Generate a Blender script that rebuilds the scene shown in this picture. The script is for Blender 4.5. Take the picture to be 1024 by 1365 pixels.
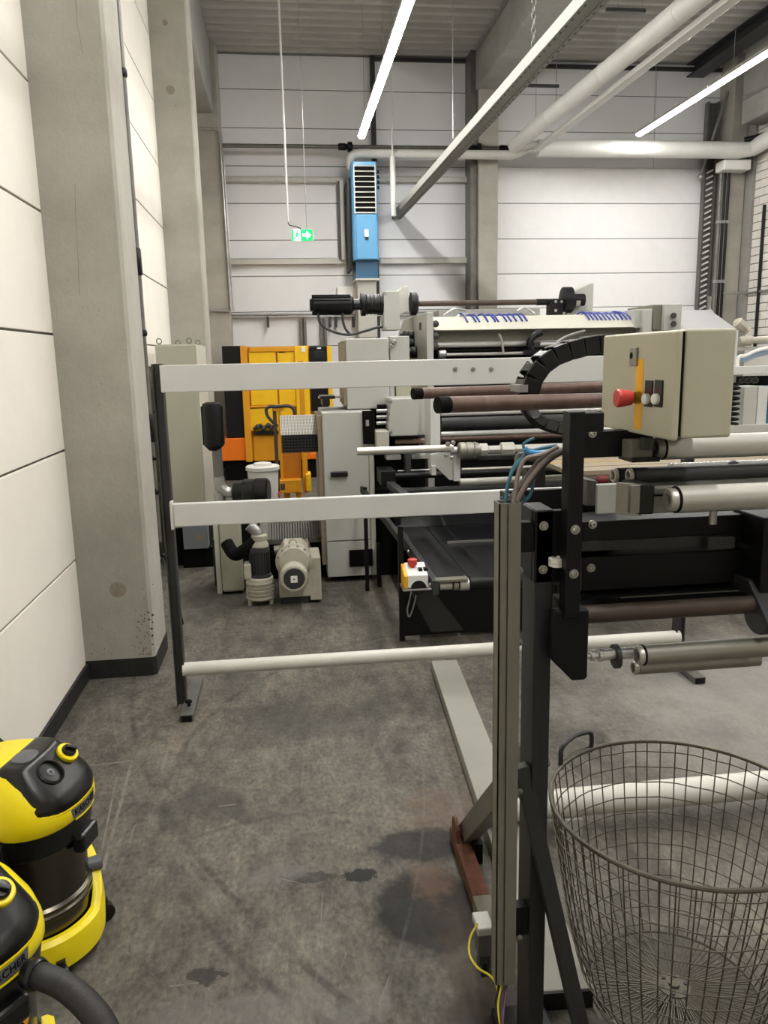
import bpy, math, random
from mathutils import Vector, Matrix

for _o in list(bpy.data.objects):
    bpy.data.objects.remove(_o)
sc = bpy.context.scene
col = sc.collection
random.seed(7)
R = math.radians

# ------------------------------------------------------------------ camera
CAM_H, YAW, PITCH, ROLL, FPX = 1.85, 6.89, 11.08, -1.22, 1050.0
_y, _p, _r = R(YAW), R(PITCH), R(ROLL)
CF = Vector((math.sin(_y)*math.cos(_p), math.cos(_y)*math.cos(_p), -math.sin(_p)))
_R0 = Vector((math.cos(_y), -math.sin(_y), 0.0))
_U0 = _R0.cross(CF)
CR = _R0*math.cos(_r) + _U0*math.sin(_r)
CU = -_R0*math.sin(_r) + _U0*math.cos(_r)
CO = Vector((0, 0, CAM_H))
cd = bpy.data.cameras.new('camera')
cam = bpy.data.objects.new('camera', cd)
col.objects.link(cam)
cam.matrix_world = Matrix(((CR.x, CU.x, -CF.x, CO.x), (CR.y, CU.y, -CF.y, CO.y), (CR.z, CU.z, -CF.z, CO.z), (0, 0, 0, 1)))
cd.sensor_fit = 'HORIZONTAL'
cd.sensor_width = 36.0
cd.lens = 36.0*FPX/1024.0
cd.clip_start = 0.05
cd.clip_end = 100
sc.camera = cam

# ------------------------------------------------------------------ world, exposure
w = bpy.data.worlds.new('hall_ambient')
sc.world = w
w.use_nodes = True
w.node_tree.nodes['Background'].inputs[0].default_value = (1.0, 0.97, 0.92, 1)
w.node_tree.nodes['Background'].inputs[1].default_value = 0.3
sc.view_settings.view_transform = 'Standard'
sc.view_settings.look = 'None'
sc.view_settings.gamma = 1.0
sc.view_settings.use_curve_mapping = False
sc.view_settings.exposure = 0.2
LED_POWER = 82.0
sc.cycles.max_bounces = 6
sc.cycles.diffuse_bounces = 4
sc.cycles.glossy_bounces = 3
sc.cycles.caustics_reflective = False
sc.cycles.caustics_refractive = False


def at(u, v, X=None, Y=None, Z=None):
    """the point of the place that a pixel of the photograph shows, on one known plane"""
    d = CR*((u-512)/FPX) - CU*((v-682.5)/FPX) + CF
    t = (X-CO.x)/d.x if X is not None else (Y-CO.y)/d.y if Y is not None else (Z-CO.z)/d.z
    return CO + d*t


def xz(u0, v0, u1, v1, Y):
    """X and Z extents of an upright rectangle at depth Y"""
    um, vm = (u0+u1)/2, (v0+v1)/2
    return at(u0, vm, Y=Y).x, at(u1, vm, Y=Y).x, at(um, v1, Y=Y).z, at(um, v0, Y=Y).z


# ------------------------------------------------------------------ materials
def lin(c):
    return tuple(((x/255/12.92) if x <= 10 else ((x/255+0.055)/1.055)**2.4) for x in c)


def mat(name, c, rough=0.6, metal=0.0, var=0.12, scale=6.0, bump=0.0, bscale=60.0, emit=0.0, spec=0.5, c2=None, coat=0.0, streak=None):
    m = bpy.data.materials.new(name)
    m.use_nodes = True
    nt = m.node_tree
    b = nt.nodes['Principled BSDF']
    c = lin(c)
    tc = nt.nodes.new('ShaderNodeTexCoord')
    vec = tc.outputs['Object']
    if streak:
        mp = nt.nodes.new('ShaderNodeMapping')
        mp.inputs['Scale'].default_value = streak
        nt.links.new(vec, mp.inputs['Vector'])
        vec = mp.outputs['Vector']
    n = nt.nodes.new('ShaderNodeTexNoise')
    n.inputs['Scale'].default_value = scale
    n.inputs['Detail'].default_value = 6
    n.inputs['Roughness'].default_value = 0.65
    nt.links.new(vec, n.inputs['Vector'])
    r = nt.nodes.new('ShaderNodeValToRGB')
    r.color_ramp.elements[0].position = 0.3
    r.color_ramp.elements[1].position = 0.7
    lo = lin(c2) if c2 else tuple(x*(1-var) for x in c)
    hi = c if c2 else tuple(min(1, x*(1+var)) for x in c)
    r.color_ramp.elements[0].color = (*lo, 1)
    r.color_ramp.elements[1].color = (*hi, 1)
    nt.links.new(n.outputs['Fac'], r.inputs['Fac'])
    nt.links.new(r.outputs['Color'], b.inputs['Base Color'])
    b.inputs['Roughness'].default_value = rough
    b.inputs['Metallic'].default_value = metal
    b.inputs['Specular IOR Level'].default_value = spec
    b.inputs['Coat Weight'].default_value = coat
    if bump:
        n2 = nt.nodes.new('ShaderNodeTexNoise')
        n2.inputs['Scale'].default_value = bscale
        n2.inputs['Detail'].default_value = 4
        nt.links.new(tc.outputs['Object'], n2.inputs['Vector'])
        bp = nt.nodes.new('ShaderNodeBump')
        bp.inputs['Strength'].default_value = bump
        bp.inputs['Distance'].default_value = 0.01
        nt.links.new(n2.outputs['Fac'], bp.inputs['Height'])
        nt.links.new(bp.outputs['Normal'], b.inputs['Normal'])
    if emit:
        b.inputs['Emission Color'].default_value = (*c, 1)
        b.inputs['Emission Strength'].default_value = emit
    return m


M = {}
M['panel'] = mat('painted_panel', (231, 226, 216), 0.75, var=0.05, scale=1.3, bump=0.08, bscale=40)
M['back_panel'] = mat('white_back_panel', (232, 233, 235), 0.6, var=0.03, scale=1.0)
M['joint'] = mat('joint_grey', (92, 88, 80), 0.9)
M['concrete'] = mat('concrete', (164, 161, 151), 0.85, var=0.16, scale=1.6, bump=0.25, bscale=55)
M['concrete_dark'] = mat('concrete_dark', (146, 145, 140), 0.85, var=0.15, scale=2.0, bump=0.25, bscale=45)
for _k in ('concrete', 'concrete_dark'):
    # small dark pits, denser in patches
    _nt = M[_k].node_tree
    _b = _nt.nodes['Principled BSDF']
    _src = _b.inputs['Base Color'].links[0].from_socket
    _tc = _nt.nodes.new('ShaderNodeTexCoord')
    _v = _nt.nodes.new('ShaderNodeTexVoronoi'); _v.inputs['Scale'].default_value = 34
    _nt.links.new(_tc.outputs['Object'], _v.inputs['Vector'])
    _r = _nt.nodes.new('ShaderNodeValToRGB')
    _r.color_ramp.elements[0].position = 0.05; _r.color_ramp.elements[0].color = (1, 1, 1, 1)
    _r.color_ramp.elements[1].position = 0.14; _r.color_ramp.elements[1].color = (0, 0, 0, 1)
    _nt.links.new(_v.outputs['Distance'], _r.inputs['Fac'])
    _n = _nt.nodes.new('ShaderNodeTexNoise'); _n.inputs['Scale'].default_value = 3.0; _n.inputs['Detail'].default_value = 3
    _nt.links.new(_tc.outputs['Object'], _n.inputs['Vector'])
    _r2 = _nt.nodes.new('ShaderNodeValToRGB')
    _r2.color_ramp.elements[0].position = 0.54; _r2.color_ramp.elements[1].position = 0.68
    _nt.links.new(_n.outputs['Fac'], _r2.inputs['Fac'])
    _m = _nt.nodes.new('ShaderNodeMath'); _m.operation = 'MULTIPLY'
    _nt.links.new(_r.outputs['Color'], _m.inputs[0]); _nt.links.new(_r2.outputs['Color'], _m.inputs[1])
    _x = _nt.nodes.new('ShaderNodeMix'); _x.data_type = 'RGBA'
    _nt.links.new(_m.outputs[0], _x.inputs[0]); _nt.links.new(_src, _x.inputs[6]); _x.inputs[7].default_value = (0.13, 0.115, 0.09, 1)
    _nt.links.new(_x.outputs[2], _b.inputs['Base Color'])
M['plug'] = mat('mortar_plug', (138, 131, 118), 0.9, var=0.2, scale=30)
M['bitumen'] = mat('black_base_paint', (30, 30, 30), 0.55, var=0.4, scale=25, bump=0.3)
M['deck'] = mat('roof_deck_steel', (176, 174, 169), 0.55, var=0.06, scale=1.5)
M['white_pipe'] = mat('white_pipe', (216, 216, 212), 0.45, var=0.06, scale=3)
M['galv'] = mat('galvanised', (168, 168, 166), 0.38, metal=0.7, var=0.12, scale=12)
M['rail_beige'] = mat('beige_channel', (198, 197, 190), 0.5, var=0.05)
M['dark_steel'] = mat('dark_steel', (58, 59, 60), 0.5, metal=0.3, var=0.15, scale=5)
M['black'] = mat('black_paint', (9, 9, 10), 0.45, var=0.25, scale=6, spec=0.3)
M['black_semi'] = mat('worn_black_paint', (38, 38, 39), 0.45, var=0.25, scale=5, streak=(8, 8, 1))
M['beam_grey'] = mat('floor_beam_paint', (142, 142, 133), 0.5, var=0.08, scale=3)
M['black_matt'] = mat('black_matt', (7, 7, 7), 0.8, var=0.2, spec=0.15)
M['black_plastic'] = mat('black_plastic', (12, 12, 13), 0.34, var=0.1, spec=0.4)
M['grey_paint'] = mat('light_grey_paint', (178, 179, 173), 0.42, var=0.03, scale=2)
M['rail_paint'] = mat('fence_rail_paint', (203, 204, 201), 0.38, var=0.03, scale=2)
M['white_paint'] = mat('white_enamel', (204, 203, 194), 0.4, var=0.05, scale=4)
M['beige_paint'] = mat('beige_cabinet_paint', (168, 167, 148), 0.42, var=0.04, scale=2)
M['beige_light'] = mat('pale_beige_paint', (190, 189, 176), 0.45, var=0.04, scale=2)
M['box_beige'] = mat('control_box_paint', (182, 180, 158), 0.4, var=0.05, scale=5)
M['yellow'] = mat('yellow_paint', (240, 190, 20), 0.4, var=0.05)
M['ochre'] = mat('ochre_paint', (218, 150, 22), 0.42, var=0.07)
M['orange'] = mat('orange_paint', (236, 118, 12), 0.42, var=0.05)
M['blue'] = mat('heater_blue', (92, 158, 204), 0.4, var=0.03)
M['blue_dark'] = mat('duct_blue', (48, 96, 132), 0.45, var=0.04)
M['chrome'] = mat('chrome', (222, 222, 220), 0.22, metal=0.72, var=0.05)
M['alu'] = mat('aluminium_roller', (196, 194, 186), 0.4, metal=0.6, var=0.06, scale=4, streak=(0.3, 6, 6))
M['alu_worn'] = mat('worn_aluminium', (150, 148, 138), 0.42, metal=0.7, var=0.15, scale=5)
M['brown'] = mat('rusty_shaft', (112, 90, 80), 0.5, metal=0.25, var=0.2, scale=9, c2=(86, 66, 58), streak=(3, 1, 1))
M['brown_dark'] = mat('dark_brown_bar', (78, 66, 58), 0.5, metal=0.3, var=0.2, scale=9)
M['rust'] = mat('rust', (112, 70, 48), 0.85, var=0.3, scale=22, c2=(78, 46, 34), bump=0.3)
M['trunk'] = mat('cable_trunk_grey', (112, 110, 98), 0.5, var=0.05)
M['steel_bare'] = mat('bare_steel', (112, 111, 106), 0.45, metal=0.5, var=0.2, scale=7)
M['red'] = mat('button_red', (198, 62, 56), 0.4, var=0.05)
M['tape'] = mat('yellow_tape', (238, 178, 8), 0.5, var=0.04)
M['wire'] = mat('basket_wire', (96, 92, 82), 0.45, metal=0.6, var=0.2, scale=20)
M['vac_yellow'] = mat('vac_yellow', (246, 224, 20), 0.33, var=0.03)
M['vac_black'] = mat('vac_black', (14, 15, 16), 0.3, var=0.1)
M['vac_grey'] = mat('vac_grey', (92, 94, 97), 0.4, var=0.05)
M['vac_steel'] = mat('vac_steel', (96, 92, 84), 0.25, metal=1.0, var=0.1, scale=3)
M['cable_grey'] = mat('cable_grey', (104, 98, 92), 0.5)
M['cable_dark'] = mat('cable_dark', (64, 56, 54), 0.5)
M['cable_blue'] = mat('cable_blue', (70, 150, 210), 0.4)
M['cable_teal'] = mat('cable_teal', (58, 110, 124), 0.4)
M['cable_yellow'] = mat('cable_yellow', (206, 190, 40), 0.5)
M['bolt'] = mat('zinc_bolt', (186, 184, 178), 0.28, metal=0.9)
M['label_white'] = mat('label_white', (232, 232, 228), 0.5, var=0.02)
M['sign_green'] = mat('sign_green', (0, 190, 110), 0.5, var=0.0, emit=0.7)
M['sign_white'] = mat('sign_white', (226, 255, 242), 0.5, var=0.0, emit=0.8)
M['led'] = mat('led_light', (255, 252, 247), 0.5, var=0.0, emit=LED_POWER)
M['bucket'] = mat('bucket_white', (224, 222, 216), 0.5, var=0.03)
M['pump'] = mat('pump_cream', (176, 172, 156), 0.6, var=0.12, scale=14)
M['glass_dark'] = mat('display_dark', (34, 40, 42), 0.2)
M['board_tint'] = mat('pale_board', (138, 126, 106), 0.6, var=0.15, scale=3, streak=(0.4, 20, 20))  # board colour, reused as the reflected tint on the guard side
M['hose'] = mat('vac_hose', (46, 45, 44), 0.5, var=0.1)
M['brick'] = mat('white_brick', (222, 218, 212), 0.7, var=0.06, scale=3)
M['gate'] = mat('gate_white', (244, 244, 245), 0.45, var=0.02)
M['belt'] = mat('belt_black', (24, 24, 26), 0.38, var=0.2, scale=3)


# ------------------------------------------------------------------ mesh builder
class MB:
    def __init__(s):
        s.v, s.f, s.s = [], [], []

    def add(s, vs, fs, smooth=False):
        o = len(s.v)
        s.v += [Vector(p) for p in vs]
        for f in fs:
            s.f.append(tuple(i+o for i in f))
            s.s.append(smooth)
        return s

    def obox(s, c, ax, ay, az):
        c, ax, ay, az = map(Vector, (c, ax, ay, az))
        vs = [c+ax*i+ay*j+az*k for k in (-1, 1) for j in (-1, 1) for i in (-1, 1)]
        return s.add(vs, [(0, 2, 3, 1), (4, 5, 7, 6), (0, 1, 5, 4), (2, 6, 7, 3), (0, 4, 6, 2), (1, 3, 7, 5)])

    def box(s, x0, x1, y0, y1, z0, z1):
        x0, x1 = sorted((x0, x1)); y0, y1 = sorted((y0, y1)); z0, z1 = sorted((z0, z1))
        return s.obox(((x0+x1)/2, (y0+y1)/2, (z0+z1)/2), ((x1-x0)/2, 0, 0), (0, (y1-y0)/2, 0), (0, 0, (z1-z0)/2))

    def pbox(s, u0, v0, u1, v1, Y0, Y1):
        """box whose near face at depth Y0 covers a photo rectangle, Y1 its far face"""
        a, b, c, d = xz(u0, v0, u1, v1, Y0)
        return s.box(a, b, Y0, Y1, c, d)

    def bar(s, p, q, wd, ht, up=(0, 0, 1)):
        p, q = Vector(p), Vector(q)
        d = (q-p).normalized()
        sd = d.cross(Vector(up))
        if sd.length < 1e-4:
            sd = d.cross(Vector((0, 1, 0)))
        sd.normalize()
        return s.obox((p+q)/2, (q-p)/2, sd*wd/2, sd.cross(d)*ht/2)

    def ring(s, c, d, r, n):
        d = Vector(d).normalized()
        a = d.orthogonal().normalized()
        b = d.cross(a)
        return [Vector(c)+(a*math.cos(2*math.pi*i/n)+b*math.sin(2*math.pi*i/n))*r for i in range(n)]

    def cyl(s, p, q, r, r2=None, n=16):
        p, q = Vector(p), Vector(q)
        return s.lathe(p, q-p, [(r, 0), (r if r2 is None else r2, (q-p).length)], n)

    def lathe(s, c, ax, prof, n=20, caps=True):
        c, ax = Vector(c), Vector(ax).normalized()
        o = len(s.v)
        for r, t in prof:
            s.v += s.ring(c+ax*t, ax, max(r, 1e-5), n)
        for k in range(len(prof)-1):
            for i in range(n):
                j = (i+1) % n
                s.f.append((o+k*n+i, o+k*n+j, o+(k+1)*n+j, o+(k+1)*n+i))
                s.s.append(True)
        if caps:
            e = o+(len(prof)-1)*n
            s.f.append(tuple(o+i for i in reversed(range(n)))); s.s.append(False)
            s.f.append(tuple(e+i for i in range(n))); s.s.append(False)
        return s

    def hollow(s, p, q, r, ri, n=20):
        """a pipe with wall thickness"""
        p, q = Vector(p), Vector(q)
        L = (q-p).length
        return s.lathe(p, q-p, [(ri, 0), (r, 0), (r, L), (ri, L), (ri, 0)], n, caps=False)

    def tube(s, pts, r, n=8, closed=False):
        pts = [Vector(p) for p in pts]
        m = len(pts)
        o = len(s.v)
        a = None
        for i, p in enumerate(pts):
            d = (pts[(i+1) % m]-pts[i-1]) if closed else (pts[min(i+1, m-1)]-pts[max(i-1, 0)])
            d.normalize()
            a = d.orthogonal() if a is None else (a-d*a.dot(d))
            a.normalize()
            b = d.cross(a)
            rr = r[i] if isinstance(r, (list, tuple)) else r
            s.v += [p+(a*math.cos(2*math.pi*k/n)+b*math.sin(2*math.pi*k/n))*rr for k in range(n)]
        for i in range(m if closed else m-1):
            i2 = (i+1) % m
            for k in range(n):
                k2 = (k+1) % n
                s.f.append((o+i*n+k, o+i*n+k2, o+i2*n+k2, o+i2*n+k)); s.s.append(True)
        if not closed:
            s.f.append(tuple(o+k for k in reversed(range(n)))); s.s.append(False)
            s.f.append(tuple(o+(m-1)*n+k for k in range(n))); s.s.append(False)
        return s

    def prism(s, poly, a, b, axis='y'):
        """polygon in the plane across the axis, drawn out from a to b along it"""
        def P(p, t):
            return {'x': (t, p[0], p[1]), 'y': (p[0], t, p[1]), 'z': (p[0], p[1], t)}[axis]
        n = len(poly)
        vs = [P(p, a) for p in poly]+[P(p, b) for p in poly]
        fs = [tuple(range(n)), tuple(range(2*n-1, n-1, -1))]+[(i, i+n, (i+1) % n+n, (i+1) % n) for i in range(n)]
        return s.add(vs, fs)

    def ball(s, c, r, n=12, m=8, sz=1.0):
        return s.lathe(Vector(c)-Vector((0, 0, r*sz)), (0, 0, 1), [(r*math.sin(math.pi*k/m), r*sz*(1-math.cos(math.pi*k/m))) for k in range(m+1)], n, caps=False)

    def build(s, name, m, parent=None, bev=0.0, seg=2, org=None):
        if parent is not None:
            o = ORG[parent]
        elif org is not None:
            o = Vector(org)
        else:
            xs, ys, zs = zip(*s.v)
            o = Vector(((min(xs)+max(xs))/2, (min(ys)+max(ys))/2, min(zs)))
        me = bpy.data.meshes.new(name)
        me.from_pydata([p-o for p in s.v], [], s.f)
        import bmesh
        bm = bmesh.new(); bm.from_mesh(me)
        bmesh.ops.recalc_face_normals(bm, faces=bm.faces)
        bm.to_mesh(me); bm.free()
        me.polygons.foreach_set('use_smooth', s.s)
        if any(s.s):
            me.set_sharp_from_angle(angle=R(38))
        me.materials.append(M[m] if isinstance(m, str) else m)
        ob = bpy.data.objects.new(name, me)
        col.objects.link(ob)
        if parent is not None:
            ob.parent = parent
        else:
            ob.location = o
        ORG[ob] = o
        if bev:
            bv = ob.modifiers.new('bevel', 'BEVEL')
            bv.width = bev; bv.segments = seg; bv.limit_method = 'ANGLE'; bv.angle_limit = R(40)
        return ob


ORG = {}


def tag(o, label=None, cat=None, group=None, kind=None):
    for k, x in (('label', label), ('category', cat), ('group', group), ('kind', kind)):
        if x:
            o[k] = x
    return o


def thing(name, label, cat, loc, group=None):
    e = bpy.data.objects.new(name, None)
    e.empty_display_size = 0.1
    e.location = loc
    col.objects.link(e)
    ORG[e] = Vector(loc)
    return tag(e, label, cat, group)


def share(o, parent, shift, name=None):
    """another piece with the same mesh, moved"""
    c = o.copy()
    if name:
        c.name = name
    col.objects.link(c)
    c.parent = parent
    c.location = Vector(o.location)+Vector(shift)
    ORG[c] = ORG[parent] if parent else Vector(c.location)
    return c


def curve_pts(pts, k=6):
    """smooth path through points"""
    pts = [Vector(p) for p in pts]
    out = []
    n = len(pts)
    for i in range(n-1):
        p0, p1, p2, p3 = pts[max(i-1, 0)], pts[i], pts[i+1], pts[min(i+2, n-1)]
        for j in range(k):
            t = j/k
            out.append(0.5*((2*p1)+(p2-p0)*t+(2*p0-5*p1+4*p2-p3)*t*t+(3*p1-p0-3*p2+p3)*t**3))
    return out+[pts[-1]]


def bolt(parent, p, d=(0, -1, 0), r=0.009, h=0.006, name='bolt'):
    p, d = Vector(p), Vector(d).normalized()
    b = MB().cyl(p-d*0.002, p+d*0.002, r*1.45, n=14)
    b.lathe(p, d, [(r, 0), (r, h), (r*0.8, h+0.002), (r*0.5, h+0.002), (r*0.45, h-0.002)], 10)
    return b.build(name, 'bolt', parent)

# ================================================================== the setting
XL, YF, ZC = -1.25, 14.5, 6.86
XR = at(1003, 300, Y=13.8).x
YB = -5.0

# floor: grey concrete with wear, scratches, stains, dark patches and a painted light patch
def floor_material():
    m = bpy.data.materials.new('worn_concrete_floor')
    m.use_nodes = True
    nt = m.node_tree
    N, L = nt.nodes, nt.links
    b = N['Principled BSDF']
    tc = N.new('ShaderNodeTexCoord')
    vec = tc.outputs['Object']

    def noise(scale, detail=6, rough=0.6, mapping=None, dist=0.0):
        n = N.new('ShaderNodeTexNoise')
        n.inputs['Scale'].default_value = scale
        n.inputs['Detail'].default_value = detail
        n.inputs['Roughness'].default_value = rough
        n.inputs['Distortion'].default_value = dist
        v = vec
        if mapping:
            mp = N.new('ShaderNodeMapping')
            mp.inputs['Scale'].default_value = mapping[0]
            mp.inputs['Rotation'].default_value = (0, 0, mapping[1])
            L.new(vec, mp.inputs['Vector'])
            v = mp.outputs['Vector']
        L.new(v, n.inputs['Vector'])
        return n.outputs['Fac']

    def ramp(src, stops):
        r = N.new('ShaderNodeValToRGB')
        els = r.color_ramp.elements
        els[0].position, els[0].color = stops[0][0], (*stops[0][1], 1)
        els[1].position, els[1].color = stops[-1][0], (*stops[-1][1], 1)
        for p, c in stops[1:-1]:
            e = els.new(p); e.color = (*c, 1)
        L.new(src, r.inputs['Fac'])
        return r.outputs['Color']

    def mix(fac, a, bb, mode='MIX'):
        x = N.new('ShaderNodeMix')
        x.data_type = 'RGBA'; x.blend_type = mode
        if isinstance(fac, float):
            x.inputs[0].default_value = fac
        else:
            L.new(fac, x.inputs[0])
        for s, val in ((6, a), (7, bb)):
            if isinstance(val, tuple):
                x.inputs[s].default_value = (*val, 1)
            else:
                L.new(val, x.inputs[s])
        return x.outputs[2]

    g = lambda k, t=(1.0, 0.968, 0.905): tuple(k*x for x in t)
    c = ramp(noise(2.2, 9, 0.68, ((1.0, 0.42, 1), 0.12), 0.4), [(0.33, g(0.060)), (0.43, g(0.094)), (0.54, g(0.126)), (0.68, (0.172, 0.158, 0.140))])
    c = mix(0.85, c, ramp(noise(14.0, 9, 0.75, ((1.0, 0.5, 1), 0.0)), [(0.36, g(0.60)), (0.5, g(1.0)), (0.64, g(1.36))]), 'MULTIPLY')
    c = mix(0.75, c, ramp(noise(60.0, 4, 0.6, ((1.0, 0.6, 1), 0.0)), [(0.34, g(0.62)), (0.5, g(1.0)), (0.66, g(1.35))]), 'MULTIPLY')
    # smeared tyre and drag marks in two directions
    s1 = ramp(noise(3.0, 5, 0.7, ((7, 0.55, 1), 0.10), 0.6), [(0.56, (0, 0, 0)), (0.70, (1, 1, 1))])
    s2 = ramp(noise(3.2, 5, 0.7, ((0.6, 6, 1), 0.35), 0.6), [(0.58, (0, 0, 0)), (0.72, (1, 1, 1))])
    sm = N.new('ShaderNodeMath'); sm.operation = 'MULTIPLY'; sm.inputs[1].default_value = 0.35
    L.new(s1, sm.inputs[0])
    c = mix(sm.outputs[0], c, g(0.04))
    sm2 = N.new('ShaderNodeMath'); sm2.operation = 'MULTIPLY'; sm2.inputs[1].default_value = 0.3
    L.new(s2, sm2.inputs[0])
    c = mix(sm2.outputs[0], c, g(0.22, (1, 0.95, 0.87)))
    # pale scratches
    v = N.new('ShaderNodeTexVoronoi'); v.feature = 'DISTANCE_TO_EDGE'
    v.inputs['Scale'].default_value = 1.7
    L.new(vec, v.inputs['Vector'])
    sc_ = ramp(v.outputs['Distance'], [(0.0, (1, 1, 1)), (0.012, (0, 0, 0))])
    gate = ramp(noise(2.3, 3), [(0.5, (0, 0, 0)), (0.62, (1, 1, 1))])
    mm = N.new('ShaderNodeMath'); mm.operation = 'MULTIPLY'
    L.new(sc_, mm.inputs[0]); L.new(gate, mm.inputs[1])
    m3 = N.new('ShaderNodeMath'); m3.operation = 'MULTIPLY'; m3.inputs[1].default_value = 0.3
    L.new(mm.outputs[0], m3.inputs[0])
    c = mix(m3.outputs[0], c, g(0.26))

    # stains, dark patches and one painted patch of light, each with own outline
    def tone_patch(c_in, u, vv, sx, sy, colr, amount, soft=0.35, wob=0.5, rot=0.0):
        p = at(u, vv, Z=0)
        mp = N.new('ShaderNodeMapping'); mp.vector_type = 'TEXTURE'
        mp.inputs['Location'].default_value = (p.x, p.y, 0)
        mp.inputs['Rotation'].default_value = (0, 0, rot)
        mp.inputs['Scale'].default_value = (sx, sy, 1)
        nz = N.new('ShaderNodeTexNoise'); nz.inputs['Scale'].default_value = 1.1/max(0.03, (sx*sy)**0.5)
        nz.inputs['Detail'].default_value = 7
        nz.inputs['Roughness'].default_value = 0.62
        L.new(vec, nz.inputs['Vector'])
        L.new(vec, mp.inputs['Vector'])
        ln = N.new('ShaderNodeVectorMath'); ln.operation = 'LENGTH'
        sep = N.new('ShaderNodeVectorMath'); sep.operation = 'MULTIPLY'
        sep.inputs[1].default_value = (1, 1, 0)
        L.new(mp.outputs['Vector'], sep.inputs[0])
        L.new(sep.outputs['Vector'], ln.inputs[0])
        ad = N.new('ShaderNodeMath'); ad.operation = 'MULTIPLY_ADD'
        L.new(nz.outputs['Fac'], ad.inputs[0]); ad.inputs[1].default_value = wob*6
        L.new(ln.outputs['Value'], ad.inputs[2])
        rr = ramp(ad.outputs[0], [(max(0, min(0.98, (1.0+3*wob-soft)/6)), (1, 1, 1)), (min(1, (1.0+3*wob+soft)/6), (0, 0, 0))])
        # ramp works on 0..1, so shrink the measure first
        sh = N.new('ShaderNodeMath'); sh.operation = 'DIVIDE'; sh.inputs[1].default_value = 6.0
        L.new(ad.outputs[0], sh.inputs[0])
        L.new(sh.outputs[0], rr.node.inputs['Fac'])
        k = N.new('ShaderNodeMath'); k.operation = 'MULTIPLY'; k.inputs[1].default_value = amount
        L.new(rr, k.inputs[0])
        return mix(k.outputs[0], c_in, colr)

    c = tone_patch(c, 590, 1075, 0.2, 0.14, (0.15, 0.11, 0.08), 0.5, 0.4, 0.5)
    c = tone_patch(c, 570, 1212, 0.165, 0.20, g(0.014), 0.9, 0.14, 0.16)  # dark patch with an uneven edge
    c = tone_patch(c, 562, 1128, 0.19, 0.105, g(0.018), 0.85, 0.2, 0.22)  # second dark patch, wider and flatter
    c = tone_patch(c, 675, 1345, 0.17, 0.10, (0.02, 0.016, 0.012), 0.85, 0.3, 0.25)
    c = tone_patch(c, 575, 1175, 0.07, 0.10, (0.12, 0.075, 0.05), 0.7, 0.4, 0.5)
    c = tone_patch(c, 480, 1167, 0.06, 0.04, g(0.012), 0.95, 0.10, 0.5)
    c = tone_patch(c, 405, 1170, 0.10, 0.03, g(0.03), 0.8, 0.15, 0.55)
    c = tone_patch(c, 370, 1165, 0.12, 0.06, g(0.17), 0.45, 0.4, 0.5)
    c = tone_patch(c, 630, 1280, 0.10, 0.25, (0.06, 0.042, 0.03), 0.6, 0.4, 0.5)
    c = tone_patch(c, 275, 1075, 0.22, 0.16, g(0.04), 0.55, 0.3, 0.6)
    c = tone_patch(c, 400, 960, 0.45, 0.22, g(0.05), 0.45, 0.3, 0.6)
    c = tone_patch(c, 270, 1300, 0.06, 0.035, g(0.02), 0.75, 0.14, 0.6)
    c = tone_patch(c, 290, 795, 0.35, 0.5, g(0.045), 0.5, 0.4, 0.6)
    c = tone_patch(c, 360, 1350, 0.3, 0.1, g(0.18), 0.4, 0.3, 0.6)
    c = tone_patch(c, 1000, 920, 0.9, 0.8, g(0.30), 0.6, 0.4, 0.4)  # paler colour paints the brightly lit floor at the right
    # curved tyre marks
    def arc(c_in, pts, wd, colr, amount):
        (x1, y1), (x2, y2), (x3, y3) = [(at(u, v_, Z=0).x, at(u, v_, Z=0).y) for u, v_ in pts]
        dd = 2*(x1*(y2-y3)+x2*(y3-y1)+x3*(y1-y2))
        cx = ((x1**2+y1**2)*(y2-y3)+(x2**2+y2**2)*(y3-y1)+(x3**2+y3**2)*(y1-y2))/dd
        cy = ((x1**2+y1**2)*(x3-x2)+(x2**2+y2**2)*(x1-x3)+(x3**2+y3**2)*(x2-x1))/dd
        rr_ = math.hypot(x1-cx, y1-cy)
        s0 = N.new('ShaderNodeVectorMath'); s0.operation = 'SUBTRACT'; s0.inputs[1].default_value = (cx, cy, 0)
        L.new(vec, s0.inputs[0])
        s1_ = N.new('ShaderNodeVectorMath'); s1_.operation = 'MULTIPLY'; s1_.inputs[1].default_value = (1, 1, 0)
        L.new(s0.outputs[0], s1_.inputs[0])
        s2_ = N.new('ShaderNodeVectorMath'); s2_.operation = 'LENGTH'; L.new(s1_.outputs[0], s2_.inputs[0])
        k0 = N.new('ShaderNodeMath'); k0.operation = 'SUBTRACT'; k0.inputs[1].default_value = rr_; L.new(s2_.outputs['Value'], k0.inputs[0])
        k1 = N.new('ShaderNodeMath'); k1.operation = 'ABSOLUTE'; L.new(k0.outputs[0], k1.inputs[0])
        k2 = N.new('ShaderNodeMath'); k2.operation = 'DIVIDE'; k2.inputs[1].default_value = wd*2; L.new(k1.outputs[0], k2.inputs[0])
        rm = ramp(k2.outputs[0], [(0.3, (1, 1, 1)), (0.8, (0, 0, 0))])
        gt = ramp(noise(4.5, 5, 0.7), [(0.40, (0, 0, 0)), (0.58, (1, 1, 1))])
        k3 = N.new('ShaderNodeMath'); k3.operation = 'MULTIPLY'; L.new(rm, k3.inputs[0]); L.new(gt, k3.inputs[1])
        k4 = N.new('ShaderNodeMath'); k4.operation = 'MULTIPLY'; k4.inputs[1].default_value = amount; L.new(k3.outputs[0], k4.inputs[0])
        return mix(k4.outputs[0], c_in, colr)

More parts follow.
